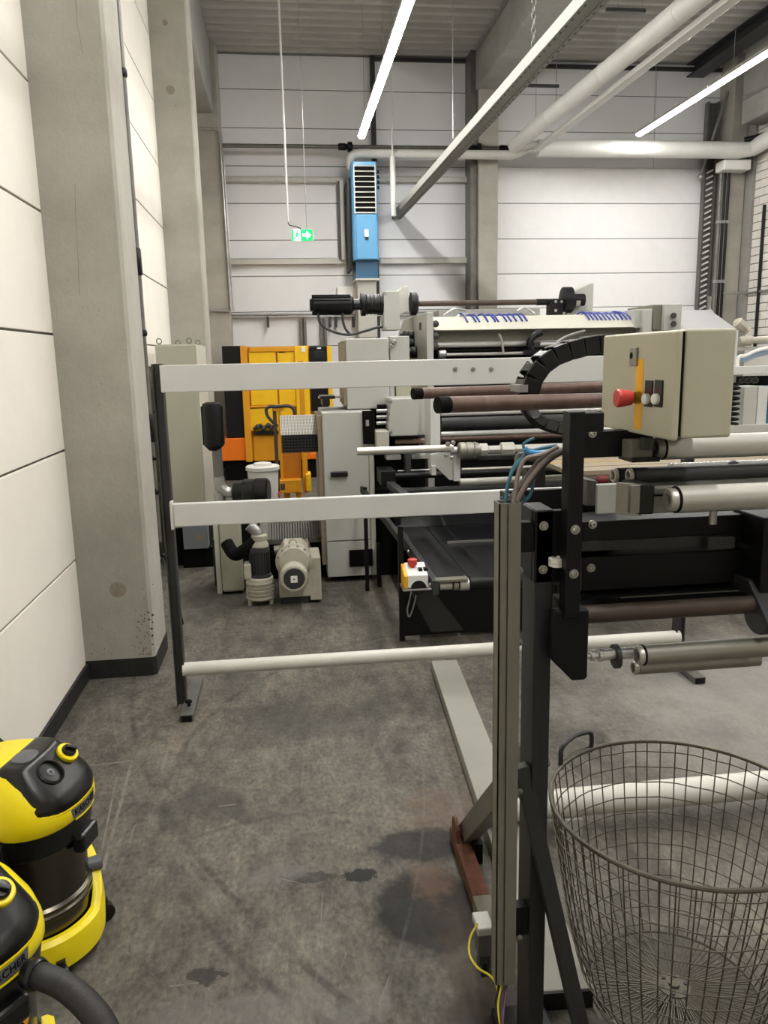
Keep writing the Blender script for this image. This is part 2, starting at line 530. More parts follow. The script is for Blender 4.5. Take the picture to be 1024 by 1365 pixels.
    c = arc(c, ((185, 1000), (240, 1110), (420, 1300)), 0.012, g(0.03), 0.6)
    c = arc(c, ((160, 1000), (215, 1110), (470, 1365)), 0.007, g(0.2), 0.25)
    c = arc(c, ((240, 1180), (330, 1290), (440, 1365)), 0.014, g(0.03), 0.5)
    c = arc(c, ((440, 960), (445, 1100), (430, 1250)), 0.005, g(0.2), 0.2)
    c = arc(c, ((250, 1120), (400, 1085), (560, 1100)), 0.01, g(0.03), 0.35)
    c = arc(c, ((500, 1365), (540, 1240), (560, 1000)), 0.005, g(0.2), 0.2)
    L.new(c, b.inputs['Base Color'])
    rg = ramp(noise(5.0, 6), [(0.3, (0.5,)*3), (0.7, (0.8,)*3)])
    L.new(rg, b.inputs['Roughness'])
    b.inputs['Specular IOR Level'].default_value = 0.28
    bp = N.new('ShaderNodeBump'); bp.inputs['Strength'].default_value = 0.12; bp.inputs['Distance'].default_value = 0.01
    L.new(noise(30, 5), bp.inputs['Height'])
    L.new(bp.outputs['Normal'], b.inputs['Normal'])
    return m


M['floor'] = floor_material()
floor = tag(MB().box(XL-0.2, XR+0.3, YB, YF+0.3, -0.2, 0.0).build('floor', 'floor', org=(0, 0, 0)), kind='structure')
M['mark'] = mat('worn_floor_marking', (132, 127, 116), 0.8, var=0.3, scale=18, c2=(84, 80, 74))
fm = MB()
_a, _b, _c, _d = (at(u, v, Z=0.0) for u, v in ((100, 1023), (176, 1014), (137, 1160), (166, 1035)))
for p, q, wd in ((_a, _b, 0.012), (_b, _c, 0.014), (_d+Vector((-0.035, 0, 0)), _c+Vector((-0.03, 0.12, 0)), 0.008)):
    fm.bar(p, q, wd, 0.001)
for u0, v0, u1, v1, wd in ((497, 1000, 512, 968, 0.004), (404, 1022, 402, 1055, 0.003), (275, 1033, 290, 1020, 0.003), (505, 1340, 520, 1300, 0.004), (360, 1168, 420, 1182, 0.003), (225, 1315, 265, 1310, 0.006),
                           (430, 1190, 428, 1230, 0.003), (290, 1075, 315, 1072, 0.007), (470, 905, 476, 880, 0.003), (180, 1100, 172, 1125, 0.004), (455, 1290, 462, 1270, 0.003), (335, 1010, 352, 985, 0.003)):
    fm.bar(at(u0, v0, Z=0.0), at(u1, v1, Z=0.0), wd, 0.0006)
fm.build('marking', 'mark', floor)

# ceiling: trapezoidal steel deck, ribs across the hall
cm = MB()
prof = []
y, per, dep = YB, 0.27, 0.12
while y < YF+0.2:
    prof += [(y, ZC+dep), (y+per*0.36, ZC+dep), (y+per*0.5, ZC), (y+per*0.86, ZC)]
    y += per
vs = [(XL-0.2, a, b) for a, b in prof]+[(XR+0.3, a, b) for a, b in prof]
n = len(prof)
cm.add(vs, [(i, i+1, i+1+n, i+n) for i in range(n-1)])
ceiling = tag(cm.build('ceiling', 'deck', org=(0, 0, ZC)), kind='structure')
MB().box(XL-0.2, XR+0.3, YB, YF+0.2, ZC+dep+0.02, ZC+dep+0.1).build('roof_board', 'deck', ceiling)

# left wall: aerated concrete panels in bays between the columns
COLX = -0.845
C1Y, C2Y, C3Y = 4.62, 9.30, 14.0
wall_left = tag(MB().box(XL-0.22, XL-0.012, YB, YF+0.2, 0, ZC).build('wall_left', 'joint', org=(XL, 0, 0)), kind='structure')
zj = [0.734+0.64*k for k in range(-1, 11)]
zj[0] = 0.0
G = 0.006
for (ya, yb) in ((YB, -1.3), (-1.3, C1Y+0.2), (C1Y+0.2, C2Y+0.2), (C2Y+0.2, YF)):
    for k in range(len(zj)-1):
        z1 = min(zj[k+1], ZC)
        MB().box(XL-0.03, XL, ya+G, yb-G, zj[k]+G, z1-G).build('panel', 'panel', wall_left, bev=0.004)
tag(MB().box(XL-0.001, XL+0.016, YB, C1Y, 0, 0.10).build('baseboard_left', 'bitumen', bev=0.003), kind='structure')

# concrete columns along the left wall
def column(label, x0, x1, y0, y1, plugs, base=True, group='concrete columns along the panelled wall'):
    t = thing('concrete_column', label, 'column', ((x0+x1)/2, (y0+y1)/2, 0), group)
    ch = 0.018
    MB().prism([(x0, y0), (x1-ch, y0), (x1, y0+ch), (x1, y1-ch), (x1-ch, y1), (x0, y1)], 0, ZC, 'z').build('shaft', 'concrete', t)
    if base:
        e = 0.004
        MB().prism([(x0, y0-e), (x1-ch, y0-e), (x1+e, y0+ch), (x1+e, y1), (x0, y1)], 0, 0.115, 'z').build('base_coating', 'bitumen', t)
    if y0 == C1Y:
        # hairline cracks and a spatter of pits near the foot
        ck = MB()
        for line in (((100, 245), (101, 290), (104, 340), (106, 392)), ((101, 0), (103, 30), (107, 52), (110, 72))):
            pp_ = [at(u, v, Y=y0) for u, v in line]
            for i_ in range(len(pp_)-1):
                ck.bar(pp_[i_], pp_[i_+1], 0.002, 0.003)
        ck.build('crack', 'plug', t)
        rn = random.Random(3)
        pt = MB()
        for k_ in range(70):
            u, v = (rn.gauss(194, 7), rn.gauss(842, 26)) if k_ < 48 else (rn.uniform(122, 200), rn.gauss(845, 22))
            u = min(u, 203.5)
            c_ = at(u, min(v, 872), Y=y0)
            pt.lathe(c_-Vector((0, -0.002, 0)), (0, -1, 0), [(rn.uniform(0.0025, 0.008), 0), (0.002, 0.0035)], 6)
        tag(pt.build('pits', mat('pit_dark', (84, 74, 60), 0.95, var=0.3, scale=40), t), kind='stuff')
    for u, v, r in plugs:
        p = at(u, v, Y=y0)
        MB().cyl(p+Vector((0, 0.02, 0)), p+Vector((0, -0.0015, 0)), r, n=20).build('plug', 'plug', t)
    return t


column('broad pale concrete column nearest the camera on the left, black painted foot', XL, COLX, C1Y, C1Y+0.45, ((157, 786, 0.048),))
column('concrete column behind the beige cabinet with a round plug near its top', XL, COLX-0.005, C2Y, C2Y+0.45, ((227, 120, 0.047), (220, 30, 0.03), (234, 141, 0.012)))
column('grey concrete column in the far left corner against the back wall', XL, -0.87, C3Y, YF, ())

# back wall: horizontal white panels, three bays
YP = YF
XP1 = at(499, 250, Y=YP).x
XC0, XC1 = at(629, 300, Y=14.0).x, at(664, 300, Y=14.0).x
XG = at(944, 300, Y=YP).x
wall_back = tag(MB().box(XL-0.2, XR+0.3, YP+0.012, YP+0.25, 0, ZC).build('wall_back', 'joint', org=(0, YP, 0)), kind='structure')
zb0 = at(400, 368, Y=YP).z
dzb = (at(400, 120, Y=YP).z-zb0)/5
zbs = [zb0+dzb*k for k in range(-6, 7)]
zbs = [0.0]+[z for z in zbs if 0.2 < z < ZC-0.1]+[ZC]
GZ = zb0+2*dzb*1.0
zgate = min(zbs, key=lambda z: abs(z-at(800, 229, Y=YP).z))
for (xa, xb, zlo) in ((XL, XP1, 0), (XP1, XC0+0.2, 0), (XC0+0.2, at(875, 130, Y=YP).x, zgate), (at(875, 130, Y=YP).x, XR, zgate)):
    for k in range(len(zbs)-1):
        if zbs[k] >= zlo-0.01:
            MB().box(xa+0.004, xb-0.004, YP, YP+0.03, zbs[k]+0.006, zbs[k+1]-0.006).build('panel', 'back_panel', wall_back, bev=0.004)
# the white sectional gate below them
door_1 = tag(MB().box(XC1-0.2, XR, YP-0.02, YP+0.02, 0, zgate-0.01).build('door_1', 'joint', org=(0, YP, 0)), kind='structure')
zz = [0]+[z for z in zbs if 0 < z <= zgate+0.01]
for k in range(len(zz)-1):
    MB().box(XC1-0.1, XG, YP-0.05, YP-0.02, zz[k]+0.005, zz[k+1]-0.005).build('gate_section', 'gate', door_1, bev=0.006)
# steel post between the two left bays
tag(MB().box(at(495, 150, Y=YP-0.08).x, at(501, 150, Y=YP-0.08).x, YP-0.08, YP, 0, ZC).build('wall_post', 'dark_steel'),
    'dark steel post on the back wall behind the blue heater', 'post')
# middle column and the dark strip at its left edge
t = thing('concrete_column', 'concrete column in the middle of the back wall between panels and gate', 'column', ((XC0+XC1)/2, 14.25, 0))
MB().box(XC0+0.12, XC1, 14.0, YF, 0, ZC).build('shaft', 'concrete', t, bev=0.015)
MB().box(XC0, XC0+0.115, 14.08, YF, 0, ZC).build('steel_strip', 'steel_bare', t)
# right-hand column and pilaster
XK0, XK1 = at(972, 250, Y=14.0).x, at(993, 250, Y=14.0).x
tag(MB().box(XK0, XK1, 14.0, YF, 0, ZC).build('concrete_column', 'concrete', bev=0.015), 'concrete column at the far right beside the black pipes', 'column')
tag(MB().box(XK1+0.01, XR+0.02, 13.8, YF, 0, ZC).build('wall_pilaster', 'concrete_dark', bev=0.01), 'narrow grey pilaster between right column and white brick wall', 'pilaster')
# right wall of white bricks: single bricks where the photo shows them
M['brick_field'] = mat('white_brick_field', (214, 210, 204), 0.75, var=0.05)
wall_right = tag(MB().box(XR+0.014, XR+0.25, YB, YF, 0, ZC).build('wall_right', 'joint', org=(XR, 0, 0)), kind='structure')
bh, bl = 0.14, 0.30
first = None
for r in range(14, 46):
    z = r*bh
    if r % 2:
        MB().box(XR, XR+0.03, 13.79-bl/2+0.012, 13.79, z, z+bh-0.012).build('brick', 'brick', wall_right, bev=0.003, seg=1)
    for k in range(7):
        y1 = 13.79-k*bl-(bl/2 if r % 2 else 0)
        if first is None:
            first = MB().box(XR, XR+0.03, y1-bl+0.012, y1, z, z+bh-0.012).build('brick', 'brick', wall_right, bev=0.003, seg=1)
            fz, fy = z, y1
        else:
            share(first, wall_right, (random.uniform(-0.003, 0.003), y1-fy, z-fz))
MB().box(XR+0.004, XR+0.03, YB, 13.79-7.5*bl, 0, ZC).build('brick_field', 'brick_field', wall_right)
MB().box(XR+0.004, XR+0.03, 13.79-7.5*bl, 13.79, 0, 14*bh-0.01).build('brick_field', 'brick_field', wall_right)
tag(MB().box(XL-0.2, XR+0.3, YB-0.2, YB, 0, ZC).build('wall_front', 'panel'), kind='structure')

# concrete girders under the roof
def girder(label, x0, x1, ya, yb, z0, m='concrete_dark'):
    g = MB().prism([(x0, z0), (x1, z0), (x1, ZC-0.005), (x0, ZC-0.005)], ya, yb, 'y').build('roof_girder', m, bev=0.02)
    return tag(g, label, 'girder')


gx0 = at(636, 84, Y=14.0).x
girder('deep concrete roof girder running from the middle column towards the camera', gx0, gx0+0.55, YB, 14.2, at(700, 118, Y=14.0).z-0.02)
gl = at(284, 150, Y=13.95)
girder('concrete eaves beam high on the left wall between second and corner column', XL+0.02, gl.x, 10.0, 13.99, gl.z)
gr = at(992, 165, Y=13.5)
girder('concrete beam high up on the white brick wall at the right', gr.x, gr.x+0.4, YB, 13.6, gr.z)
MB_ = MB().box(gr.x-0.02, gr.x+0.02, 4, 13.55, at(992, 133, Y=13.5).z, at(992, 128, Y=13.5).z)
tag(MB_.build('beam_conduit', 'galv'), 'thin conduit along the face of the right concrete beam', 'conduit')
ib = at(926, 95, Y=14.3)
M_ = MB()
zt = ZC-0.01
M_.box(ib.x-0.07, ib.x+0.25, 6, 14.45, zt-0.02, zt).box(ib.x+0.075, ib.x+0.105, 6, 14.45, zt-0.2, zt-0.02).box(ib.x-0.07, ib.x+0.25, 6, 14.45, zt-0.22, zt-0.2)
tag(M_.build('steel_beam', 'dark_steel'), 'dark grey steel beam under the roof deck at upper right', 'beam')
# conduits and an edge angle where deck and back wall meet
tag(MB().box(XP1, XC0, YP-0.06, YP-0.001, ZC-0.07, ZC-0.02).build('edge_angle', 'dark_steel'), 'dark edge angle along top of the back wall panels', 'edge angle')
tag(MB().box(XC1+0.4, XK0, YP-0.06, YP-0.001, ZC-0.12, ZC-0.06).build('edge_angle', 'dark_steel'), 'dark edge angle along wall top above the white gate', 'edge angle')
tag(MB().bar((gx0-0.03, 13.9, ZC-0.04), (gx0-0.03, 2, ZC-0.04), 0.05, 0.05).build('girder_conduit', 'galv'), 'thin light conduit along top edge of the middle roof girder', 'conduit')

# ------------------------------------------------------------------ LED light strips on wires
def led(label, u, v, z, y_end):
    p = at(u, v, Z=z)
    t = thing('led_strip_light', label, 'light', (p.x, p.y, z), 'LED strip lights hung in long rows')
    segs = []
    y = p.y
    while y > y_end:
        y2 = max(y-2.25, y_end)
        MB().box(p.x-0.055, p.x+0.055, y2+0.012, y, z+0.012, z+0.06).build('housing', 'rail_paint', t)
        d = MB()
        nn = 8
        pr = [(p.x+0.055*math.cos(math.pi+math.pi*i/nn), z+0.012+0.035*math.sin(math.pi+math.pi*i/nn)) for i in range(nn+1)]
        d.prism(pr, y2+0.014, y-0.002, 'y')
        d.build('diffuser', 'led', t)
        MB().cyl((p.x, (y+y2)/2+0.6, z+0.06), (p.x, (y+y2)/2+0.6, ZC+0.02), 0.004, n=6).build('hanger_wire', 'galv', t)
        y = y2
    return t


led('long LED strip light above the exit sign, left of the middle girder', 482, 183, 5.2, -1.6)
led('long LED strip light over the pipes at upper right', 852, 180, 5.35, -1.6)
# the hall goes on to the right of the frame with the next row of the same lights

# ================================================================== fixtures on the back wall and overhead
def xcyl(b, u0, u1, v, Y, r, n=14):
    """round bar along X at depth Y"""
    p = at(u0, v, Y=Y)
    q = Vector((at(u1, v, Y=Y).x, Y, p.z))
    return b.cyl(p, q, r, n=n)


# beige wall channels
for lab, u0, u1, v0, v1 in (('beige wall channel left of the blue heater, upper row', 299, 458, 235, 243), ('beige wall channel left of the blue heater, lower row', 304, 462, 344, 352),
                            ('beige wall channel right of the blue heater, upper row', 507, 629, 235, 243), ('beige wall channel right of the blue heater, lower row', 507, 629, 343, 351)):
    a, b, c, d = xz(u0, v0, u1, v1, 14.38)
    m = MB().box(a, b, 14.38, 14.5, d-0.02, d).box(a, b, 14.38, 14.40, c, d).box(a, b, 14.38, 14.5, c, c+0.02)
    tag(m.build('wall_channel', 'rail_beige'), lab, 'wall channel', 'beige wall channels')
a, b, c, d = xz(452, 240, 459, 346, 14.3)
t = thing('upright_channel', 'upright beige channel on the back wall just left of the heater', 'wall channel', ((a+b)/2, 14.4, c))
MB().box(a+0.03, b, 14.3, 14.5, c, d).build('web', 'rail_beige', t)
MB().box(a-0.01, a+0.028, 14.36, 14.5, c, d).build('flange', 'dark_steel', t)
# sprinkler pipe with black couplings
t = thing('sprinkler_pipe', 'thin dark sprinkler pipe running across the back wall panels', 'pipe', (at(460, 194, Y=13.94).x, 13.94, at(460, 194, Y=13.94).z))
m = MB(); xcyl(m, 297, 690, 194, 13.94, 0.033); m.build('pipe', 'steel_bare', t)
for u in (460, 632, 674):
    p = at(u, 194, Y=13.94); p.z = at(297, 194, Y=13.94).z
    m = MB()
    m.lathe(p-Vector((0.12, 0, 0)), (1, 0, 0), [(0.035, 0), (0.055, 0.02), (0.055, 0.12), (0.04, 0.15), (0.08, 0.17), (0.08, 0.23), (0.04, 0.25)], 12)
    m.build('coupling', 'black', t)
# low conduit above the machines with hooks, and uprights
t = thing('cable_conduit', 'light cable conduit low on the back wall behind the black motor', 'conduit', (at(410, 420, Y=14.4).x, 14.4, at(410, 420, Y=14.4).z))
m = MB(); xcyl(m, 306, 630, 420, 14.4, 0.022); xcyl(m, 306, 630, 424, 14.42, 0.018); m.build('pipe', 'galv', t)
for u in (357, 471, 448, 440):
    p = at(u, 424, Y=14.37)
    MB().box(p.x-0.02, p.x+0.02, 14.36, 14.44, p.z-0.16, p.z+0.03).build('hook', 'dark_steel', t)
for u, lab in ((404, 'left upright cable duct below the back wall conduit'), (431, 'right upright cable duct below the back wall conduit')):
    a, b, c, d = xz(u-4, 424, u+5, 470, 14.4)
    m = MB().box(a, a+0.045, 14.4, 14.5, 0, d).box(b-0.045, b, 14.4, 14.5, 0, d).box(a, b, 14.46, 14.5, 0, d)
    tag(m.build('cable_duct', 'steel_bare'), lab, 'duct')
# corner conduits by the far left column
t = thing('corner_conduit', 'thin conduits climbing the far left corner column', 'conduit', (at(300, 300, Y=13.97).x, 13.97, 2))
for u0, v0, u1, v1, r in ((293, 180, 308, 415, 0.016), (297, 195, 311, 415, 0.012), (262, 171, 291, 172, 0.02), (281, 414, 306, 415, 0.02)):
    MB().tube([at(u0, v0, Y=13.96), at(u1, v1, Y=13.96)], r, 8).build('pipe', 'galv', t)
MB().tube(curve_pts([at(288, 172, Y=13.96), at(293, 176, Y=13.96), at(295, 184, Y=13.96), at(296, 196, Y=13.96)]), 0.02, 8).build('elbow', 'galv', t)

# thin grey conduit with black clips beside the nearest column
YQ = C1Y+0.49
p0, p1 = at(155, 0, Y=YQ), at(214, 722, Y=YQ)
xq = (p0.x+p1.x)/2
t = thing('wall_conduit', 'thin grey upright conduit with black clips just behind nearest column', 'conduit', (xq, YQ, 0.3))
MB().cyl((xq, YQ, p1.z), (xq, YQ, 5.2), 0.016, n=12).build('pipe', 'steel_bare', t)
for u, v, h in ((163, 97, 0.05), (185, 349, 0.16), (193, 444, 0.04), (203, 570, 0.18), (207, 610, 0.03), (211, 655, 0.04)):
    z = at(u, v, Y=YQ).z
    m = MB().lathe((xq, YQ, z-h/2), (0, 0, 1), [(0.019, 0), (0.024, 0.01), (0.024, h-0.01), (0.019, h)], 12)
    m.box(xq-0.05, xq, YQ-0.008, YQ+0.008, z-0.008, z+0.008)
    m.build('clip', 'black_plastic', t)
m = MB().tube(curve_pts([(xq, YQ, p1.z+0.02), (xq, YQ, p1.z-0.08), (xq+0.03, YQ+0.05, p1.z-0.16), (xq+0.06, YQ+0.3, 0.05)]), 0.014, 8)
m.build('lead', 'black_plastic', t)

# blue unit heater
YH = 13.55
a, b, c, d = xz(470, 215, 504, 349, YH)
t = thing('unit_heater', 'tall blue unit heater with white louvres on the back wall', 'heater', ((a+b)/2, 14.0, c))
wv = b-a
zl = at(487, 286, Y=YH).z
m = MB().prism([(a+0.03, YH), (b-0.02, YH), (b, YH+0.03), (b, 14.25), (a, 14.25), (a, YH+0.03)], c+0.03, d, 'z')
body = m.build('body', 'blue', t, bev=0.012)
MB().box(a-0.05, a-0.005, YH+0.25, 14.42, c-0.1, d-0.2).build('bracket_shadow', 'black', t)  # black plate: back bracket plus the painted shadow stripe in the gap
MB().box(a+0.03, b-0.03, YH-0.004, YH+0.02, zl+0.02, d-0.06).build('grille_opening', 'black_matt', t)
nl = 9
zt_ = d-0.07
for k in range(nl+1):
    z = zl+0.03+(zt_-zl-0.03)*k/nl
    MB().prism([(YH-0.03, z-0.012), (YH-0.005, z+0.008), (YH-0.001, z+0.008), (YH-0.026, z-0.014)], a+0.04, b-0.04, 'x').build('louvre', 'white_paint', t)
for x in (a+0.03, b-0.045):
    MB().box(x, x+0.015, YH-0.03, YH, zl+0.01, d-0.05).build('frame_edge', 'white_paint', t)
MB().box(a+0.05, b-0.03, YH-0.02, YH+0.0, c+0.04, zl).build('lower_panel', 'blue', t, bev=0.01)
p = at(488.5, 311, Y=YH-0.02)
MB().box(p.x-0.035, p.x+0.035, YH-0.05, YH-0.02, p.z-0.06, p.z+0.06).build('switch_plate', 'label_white', t, bev=0.005)
MB().box(p.x-0.02, p.x+0.03, YH-0.04, YH-0.02, p.z-0.10, p.z-0.065).build('switch', 'black_plastic', t)
for v in (229, 236, 243, 250):
    q = at(504, v, Y=YH+0.2); q.x = b
    MB().cyl(q, q+Vector((0.05, 0, 0)), 0.03, n=10).build('knob', 'black_plastic', t)
a2, b2, c2, d2 = xz(475, 352, 504, 371, YH+0.1)
MB().box(a2, b2, YH+0.1, 14.3, c2, c+0.04).build('outlet_duct', 'blue_dark', t)
MB().box(a2-0.02, b2+0.02, YH+0.08, 14.3, c2-0.03, c2).build('flange', 'white_paint', t)
a3, b3, c3, d3 = xz(477, 374, 502, 398, YH+0.15)
MB().box(a3, b3, YH+0.15, 14.3, 2.2, c2-0.03).build('intake_duct', 'grey_paint', t)
a3, b3, c3, d3 = xz(450, 382, 475, 398, 14.1)
tag(MB().box(a3, b3, 14.1, 14.5, c3, d3).build('junction_box', 'label_white', bev=0.01), 'small white junction box on the back wall left of heater duct', 'junction box')

# white insulated pipe along the back wall
YW = 13.75
t = thing('insulated_pipe', 'white insulated pipe running along the back wall to the right', 'pipe', (at(700, 205, Y=YW).x, YW, at(700, 205, Y=YW).z))
zp = at(560, 205.5, Y=YW).z
pts = [at(468, 222, Y=YW+0.2), at(466, 213, Y=YW+0.1)]
pts = curve_pts([at(468, 224, Y=YW+0.15), at(468, 210, Y=YW+0.05), Vector((at(478, 205, Y=YW).x, YW, zp)), Vector((at(500, 205, Y=YW).x, YW, zp))], 5)
pts += [Vector((at(682, 205, Y=YW).x, YW, zp)), Vector((at(692, 203, Y=YW).x, YW-0.05, zp+0.03)), Vector((at(704, 198, Y=YW).x, YW-0.12, zp+0.12)), Vector((at(722, 197, Y=YW).x, YW-0.15, zp+0.13))]
MB().tube(pts, 0.072, 14).build('thin_run', 'white_pipe', t)
zq = at(860, 199, Y=YW-0.15).z
pts = [Vector((at(u, 199, Y=YW-0.15).x, YW-0.15, zq)) for u in (717, 900, 990)]
pts[2].x = min(pts[2].x, XR-0.45)
pts = pts[:3]+[Vector((XR-0.22, YW-0.2, zq+0.03)), Vector((XR-0.16, YW-0.5, zq+0.09)), Vector((XR-0.16, YW-1.4, zq+0.1))]
MB().tube(pts, 0.135, 18).build('thick_run', 'white_pipe', t)
MB().box(at(962, 214, Y=YW).x, at(998, 214, Y=YW).x, YW-0.1, YW+0.2, zq-0.30, zq-0.13).build('support_shoe', 'white_pipe', t, bev=0.02)
# two pipes coming from it towards the camera
for lab, (u0, v0), (u1, v1), r, m_ in (('large round white insulated pipe under the roof heading to the camera', (686, 194), (938, -10), 0.115, 'white_pipe'),
                                      ('long white cable trough under the roof beside the big insulated pipe', (716, 199), (974, 0), 0.09, 'white_pipe')):
    z = zq+(0.05 if r > 0.1 else -0.04)
    p, q = at(u0, v0, Z=z), at(u1, v1, Z=z)
    q = q+(q-p)*1.2
    t = thing('overhead_pipe', lab, 'pipe', p, 'overhead pipes under the roof')
    if r > 0.1:
        MB().cyl(p, q, r, n=22).build('pipe', m_, t)
    else:
        dd_ = (q-p).normalized(); ss_ = Vector((dd_.y, -dd_.x, 0))
        MB().bar(p, q, 0.13, 0.07).build('trough', m_, t, bev=0.015)
        MB().bar(p+ss_*0.065+Vector((0, 0, -0.03)), q+ss_*0.065+Vector((0, 0, -0.03)), 0.02, 0.02).build('edge_lip', m_, t)
        continue
    k = 1.6
    L_ = (q-p).length
    while k < L_:
        c_ = p+(q-p).normalized()*k
        MB().lathe(c_, q-p, [(r+0.003, 0), (r+0.006, 0.004), (r+0.006, 0.03), (r+0.003, 0.034)], 22).build('band', 'white_pipe', t)
        k += 1.8
# trapeze hangers for those pipes
for u0, v0, u1, v1 in ((702, 114, 744, 116), (808, 13, 858, 17)):
    p, q = at(u0, v0, Z=5.95), at(u1, v1, Z=5.95)
    q.y = p.y
    t = thing('trapeze_hanger', 'small trapeze hanger carrying the overhead pipe %s' % ('nearer the back wall' if u0 < 750 else 'at the top of the picture'), 'hanger', (p+q)/2)
    MB().bar(p, q, 0.04, 0.04).build('crossbar', 'dark_steel', t)
    for f in (0.3, 0.92):
        c_ = p.lerp(q, f)
        MB().cyl(c_, Vector((c_.x, c_.y, ZC+0.05)), 0.005, n=6).build('rod', 'galv', t)
        MB().cyl(c_, Vector((c_.x, c_.y, c_.z-0.45)), 0.005, n=6).build('rod', 'galv', t)

# perforated busbar rail on a chain, running towards the camera
zr = 4.25
M['galv_white'] = mat('matt_galvanised', (138, 138, 133), 0.65, var=0.08, scale=8)
p, q = at(523, 298, Z=zr), at(803, -6, Z=zr)
q = q+(q-p)*0.6
t = thing('busbar_rail', 'perforated white busbar rail hung on a chain across the hall', 'rail', p)
dr = (q-p).normalized()
sd = Vector((dr.y, -dr.x, 0))
wr, hr = 0.16, 0.10
MB().bar(p+Vector((0, 0, hr)), q+Vector((0, 0, hr)), wr, 0.006).build('top_plate', 'galv_white', t)
for s_ in (-1, 1):
    MB().bar(p+sd*s_*wr/2+Vector((0, 0, hr/2)), q+sd*s_*wr/2+Vector((0, 0, hr/2)), 0.006, hr).build('side_flange', 'galv_white', t)
    MB().bar(p+sd*s_*wr*0.36, q+sd*s_*wr*0.36, wr*0.26, 0.006).build('lip', 'galv_white', t)
MB().bar(p+Vector((0, 0, 0.008)), q+Vector((0, 0, 0.008)), wr-0.01, 0.006).build('bottom_plate', 'galv_white', t)
sl = MB()
k = 0.1
while k < (q-p).length:
    for s_ in (-1, 1):
        c_ = p+dr*k+sd*s_*wr*0.36
        sl.obox(c_, dr*0.018, sd*0.007, (0, 0, 0.0045))
    k += 0.12
tag(sl.build('slots', 'dark_steel', t), kind='stuff')
MB().cyl(p-Vector((0.02, 0, 0)), p+Vector((-0.26, 0.02, 0)), 0.02, n=8).build('end_rod', 'steel_bare', t)
MB().lathe(p+Vector((-0.14, 0, -0.12)), (0, 0, 1), [(0.012, 0), (0.02, 0.02), (0.02, 0.1), (0.03, 0.12), (0.03, 0.17)], 8).build('end_valve', 'dark_steel', t)
MB().ball(p+Vector((0.0, -0.02, 0.02)), 0.05).build('end_hub', 'steel_bare', t)
pc = at(711, 74, Z=zr+hr)
ch = thing('hanging_chain', 'small steel chain holding up the perforated rail', 'chain', pc)
z = pc.z
k = 0
lk = None
while z < ZC:
    pts = []
    for i in range(10):
        a_ = 2*math.pi*i/10
        dx, dz = 0.017*math.cos(a_), 0.035*math.sin(a_)+0.03
        pts.append(Vector((pc.x+(dx if k % 2 else 0), pc.y+(0 if k % 2 else dx), pc.z+dz)))
    if k < 2:
        lk_ = MB().tube(pts, 0.006, 5, closed=True).build('link', 'steel_bare', ch)
        lk_.location.z = z-pc.z
        lk = (lk or [])+[lk_]
    else:
        c_ = lk[k % 2].copy(); col.objects.link(c_); c_.parent = ch; c_.location = (0, 0, z-pc.z); ORG[c_] = ORG[ch]
    z += 0.055
    k += 1

# vertical drop pipes: beside the heater, left of the exit sign
pv = at(524, 250, Y=13.6)
t = thing('drop_pipe', 'white drop pipe hanging down to the rail end right of heater', 'pipe', (pv.x, 13.6, at(524, 290, Y=13.6).z))
MB().cyl((pv.x, 13.6, at(524, 209, Y=13.6).z), (pv.x, 13.6, at(524, 288, Y=13.6).z), 0.045, n=14).build('lower_pipe', 'white_pipe', t)
MB().cyl((pv.x, 13.6, at(524, 211, Y=13.6).z), (pv.x, 13.6, ZC), 0.016, n=10).build('upper_rod', 'white_pipe', t)

# exit sign
YE = 11.0
a, b, c, d = xz(389, 306, 417, 321, YE)
t = thing('exit_sign', 'small lit green and white exit sign with arrow hanging from ceiling', 'exit sign', ((a+b)/2, YE, c))
xm = a+(b-a)*0.43
MB().box(a-0.006, b+0.006, YE, YE+0.03, c-0.006, d+0.006).build('housing', 'label_white', t)
MB().box(a, xm, YE-0.004, YE, c, d).build('figure_panel', 'sign_white', t)
MB().box(xm, b, YE-0.004, YE, c, d).build('arrow_panel', 'sign_green', t)
MB().box(a, a+0.025, YE-0.006, YE-0.003, c, d).build('door_symbol', 'sign_green', t)
# running figure
fx, fz, fs = (a+xm)/2+0.005, c, d-c
fg = MB().cyl((fx+0.012, YE-0.006, fz+fs*0.82), (fx+0.012, YE-0.003, fz+fs*0.82), fs*0.08, n=10)
for (x0, z0, x1, z1, ww) in ((0.0, 0.42, 0.012, 0.72, 0.022), (0.0, 0.45, 0.025, 0.28, 0.014), (0.025, 0.28, 0.015, 0.1, 0.012), (0, 0.45, -0.022, 0.25, 0.014), (-0.022, 0.25, -0.04, 0.2, 0.012), (0.01, 0.68, -0.025, 0.55, 0.01), (0.01, 0.68, 0.035, 0.52, 0.01)):
    fg.bar((fx+x0, YE-0.0045, fz+fs*z0), (fx+x1, YE-0.0045, fz+fs*z1), ww, 0.003, up=(0, 1, 0))
fg.build('figure_symbol', 'sign_green', t)
ar = MB()
ax_, zc_, ww, hh = (xm+b)/2, (c+d)/2, (b-xm), (d-c)
ar.prism([(ax_-ww*0.35, zc_-hh*0.14), (ax_-ww*0.02, zc_-hh*0.14), (ax_-ww*0.02, zc_-hh*0.38), (ax_+ww*0.38, zc_), (ax_-ww*0.02, zc_+hh*0.38), (ax_-ww*0.02, zc_+hh*0.14), (ax_-ww*0.35, zc_+hh*0.14)], YE-0.007, YE-0.003, 'y')
ar.build('arrow_symbol', 'sign_white', t)
pp = at(384, 296, Y=YE)
MB().tube([pp, (pp.x, YE, ZC+0.05)], 0.014, 8).build('conduit', 'white_pipe', t)
pw = at(409, 306, Y=YE)
MB().tube([pw, (pw.x, YE, ZC+0.05)], 0.004, 6).build('wire', 'galv', t)
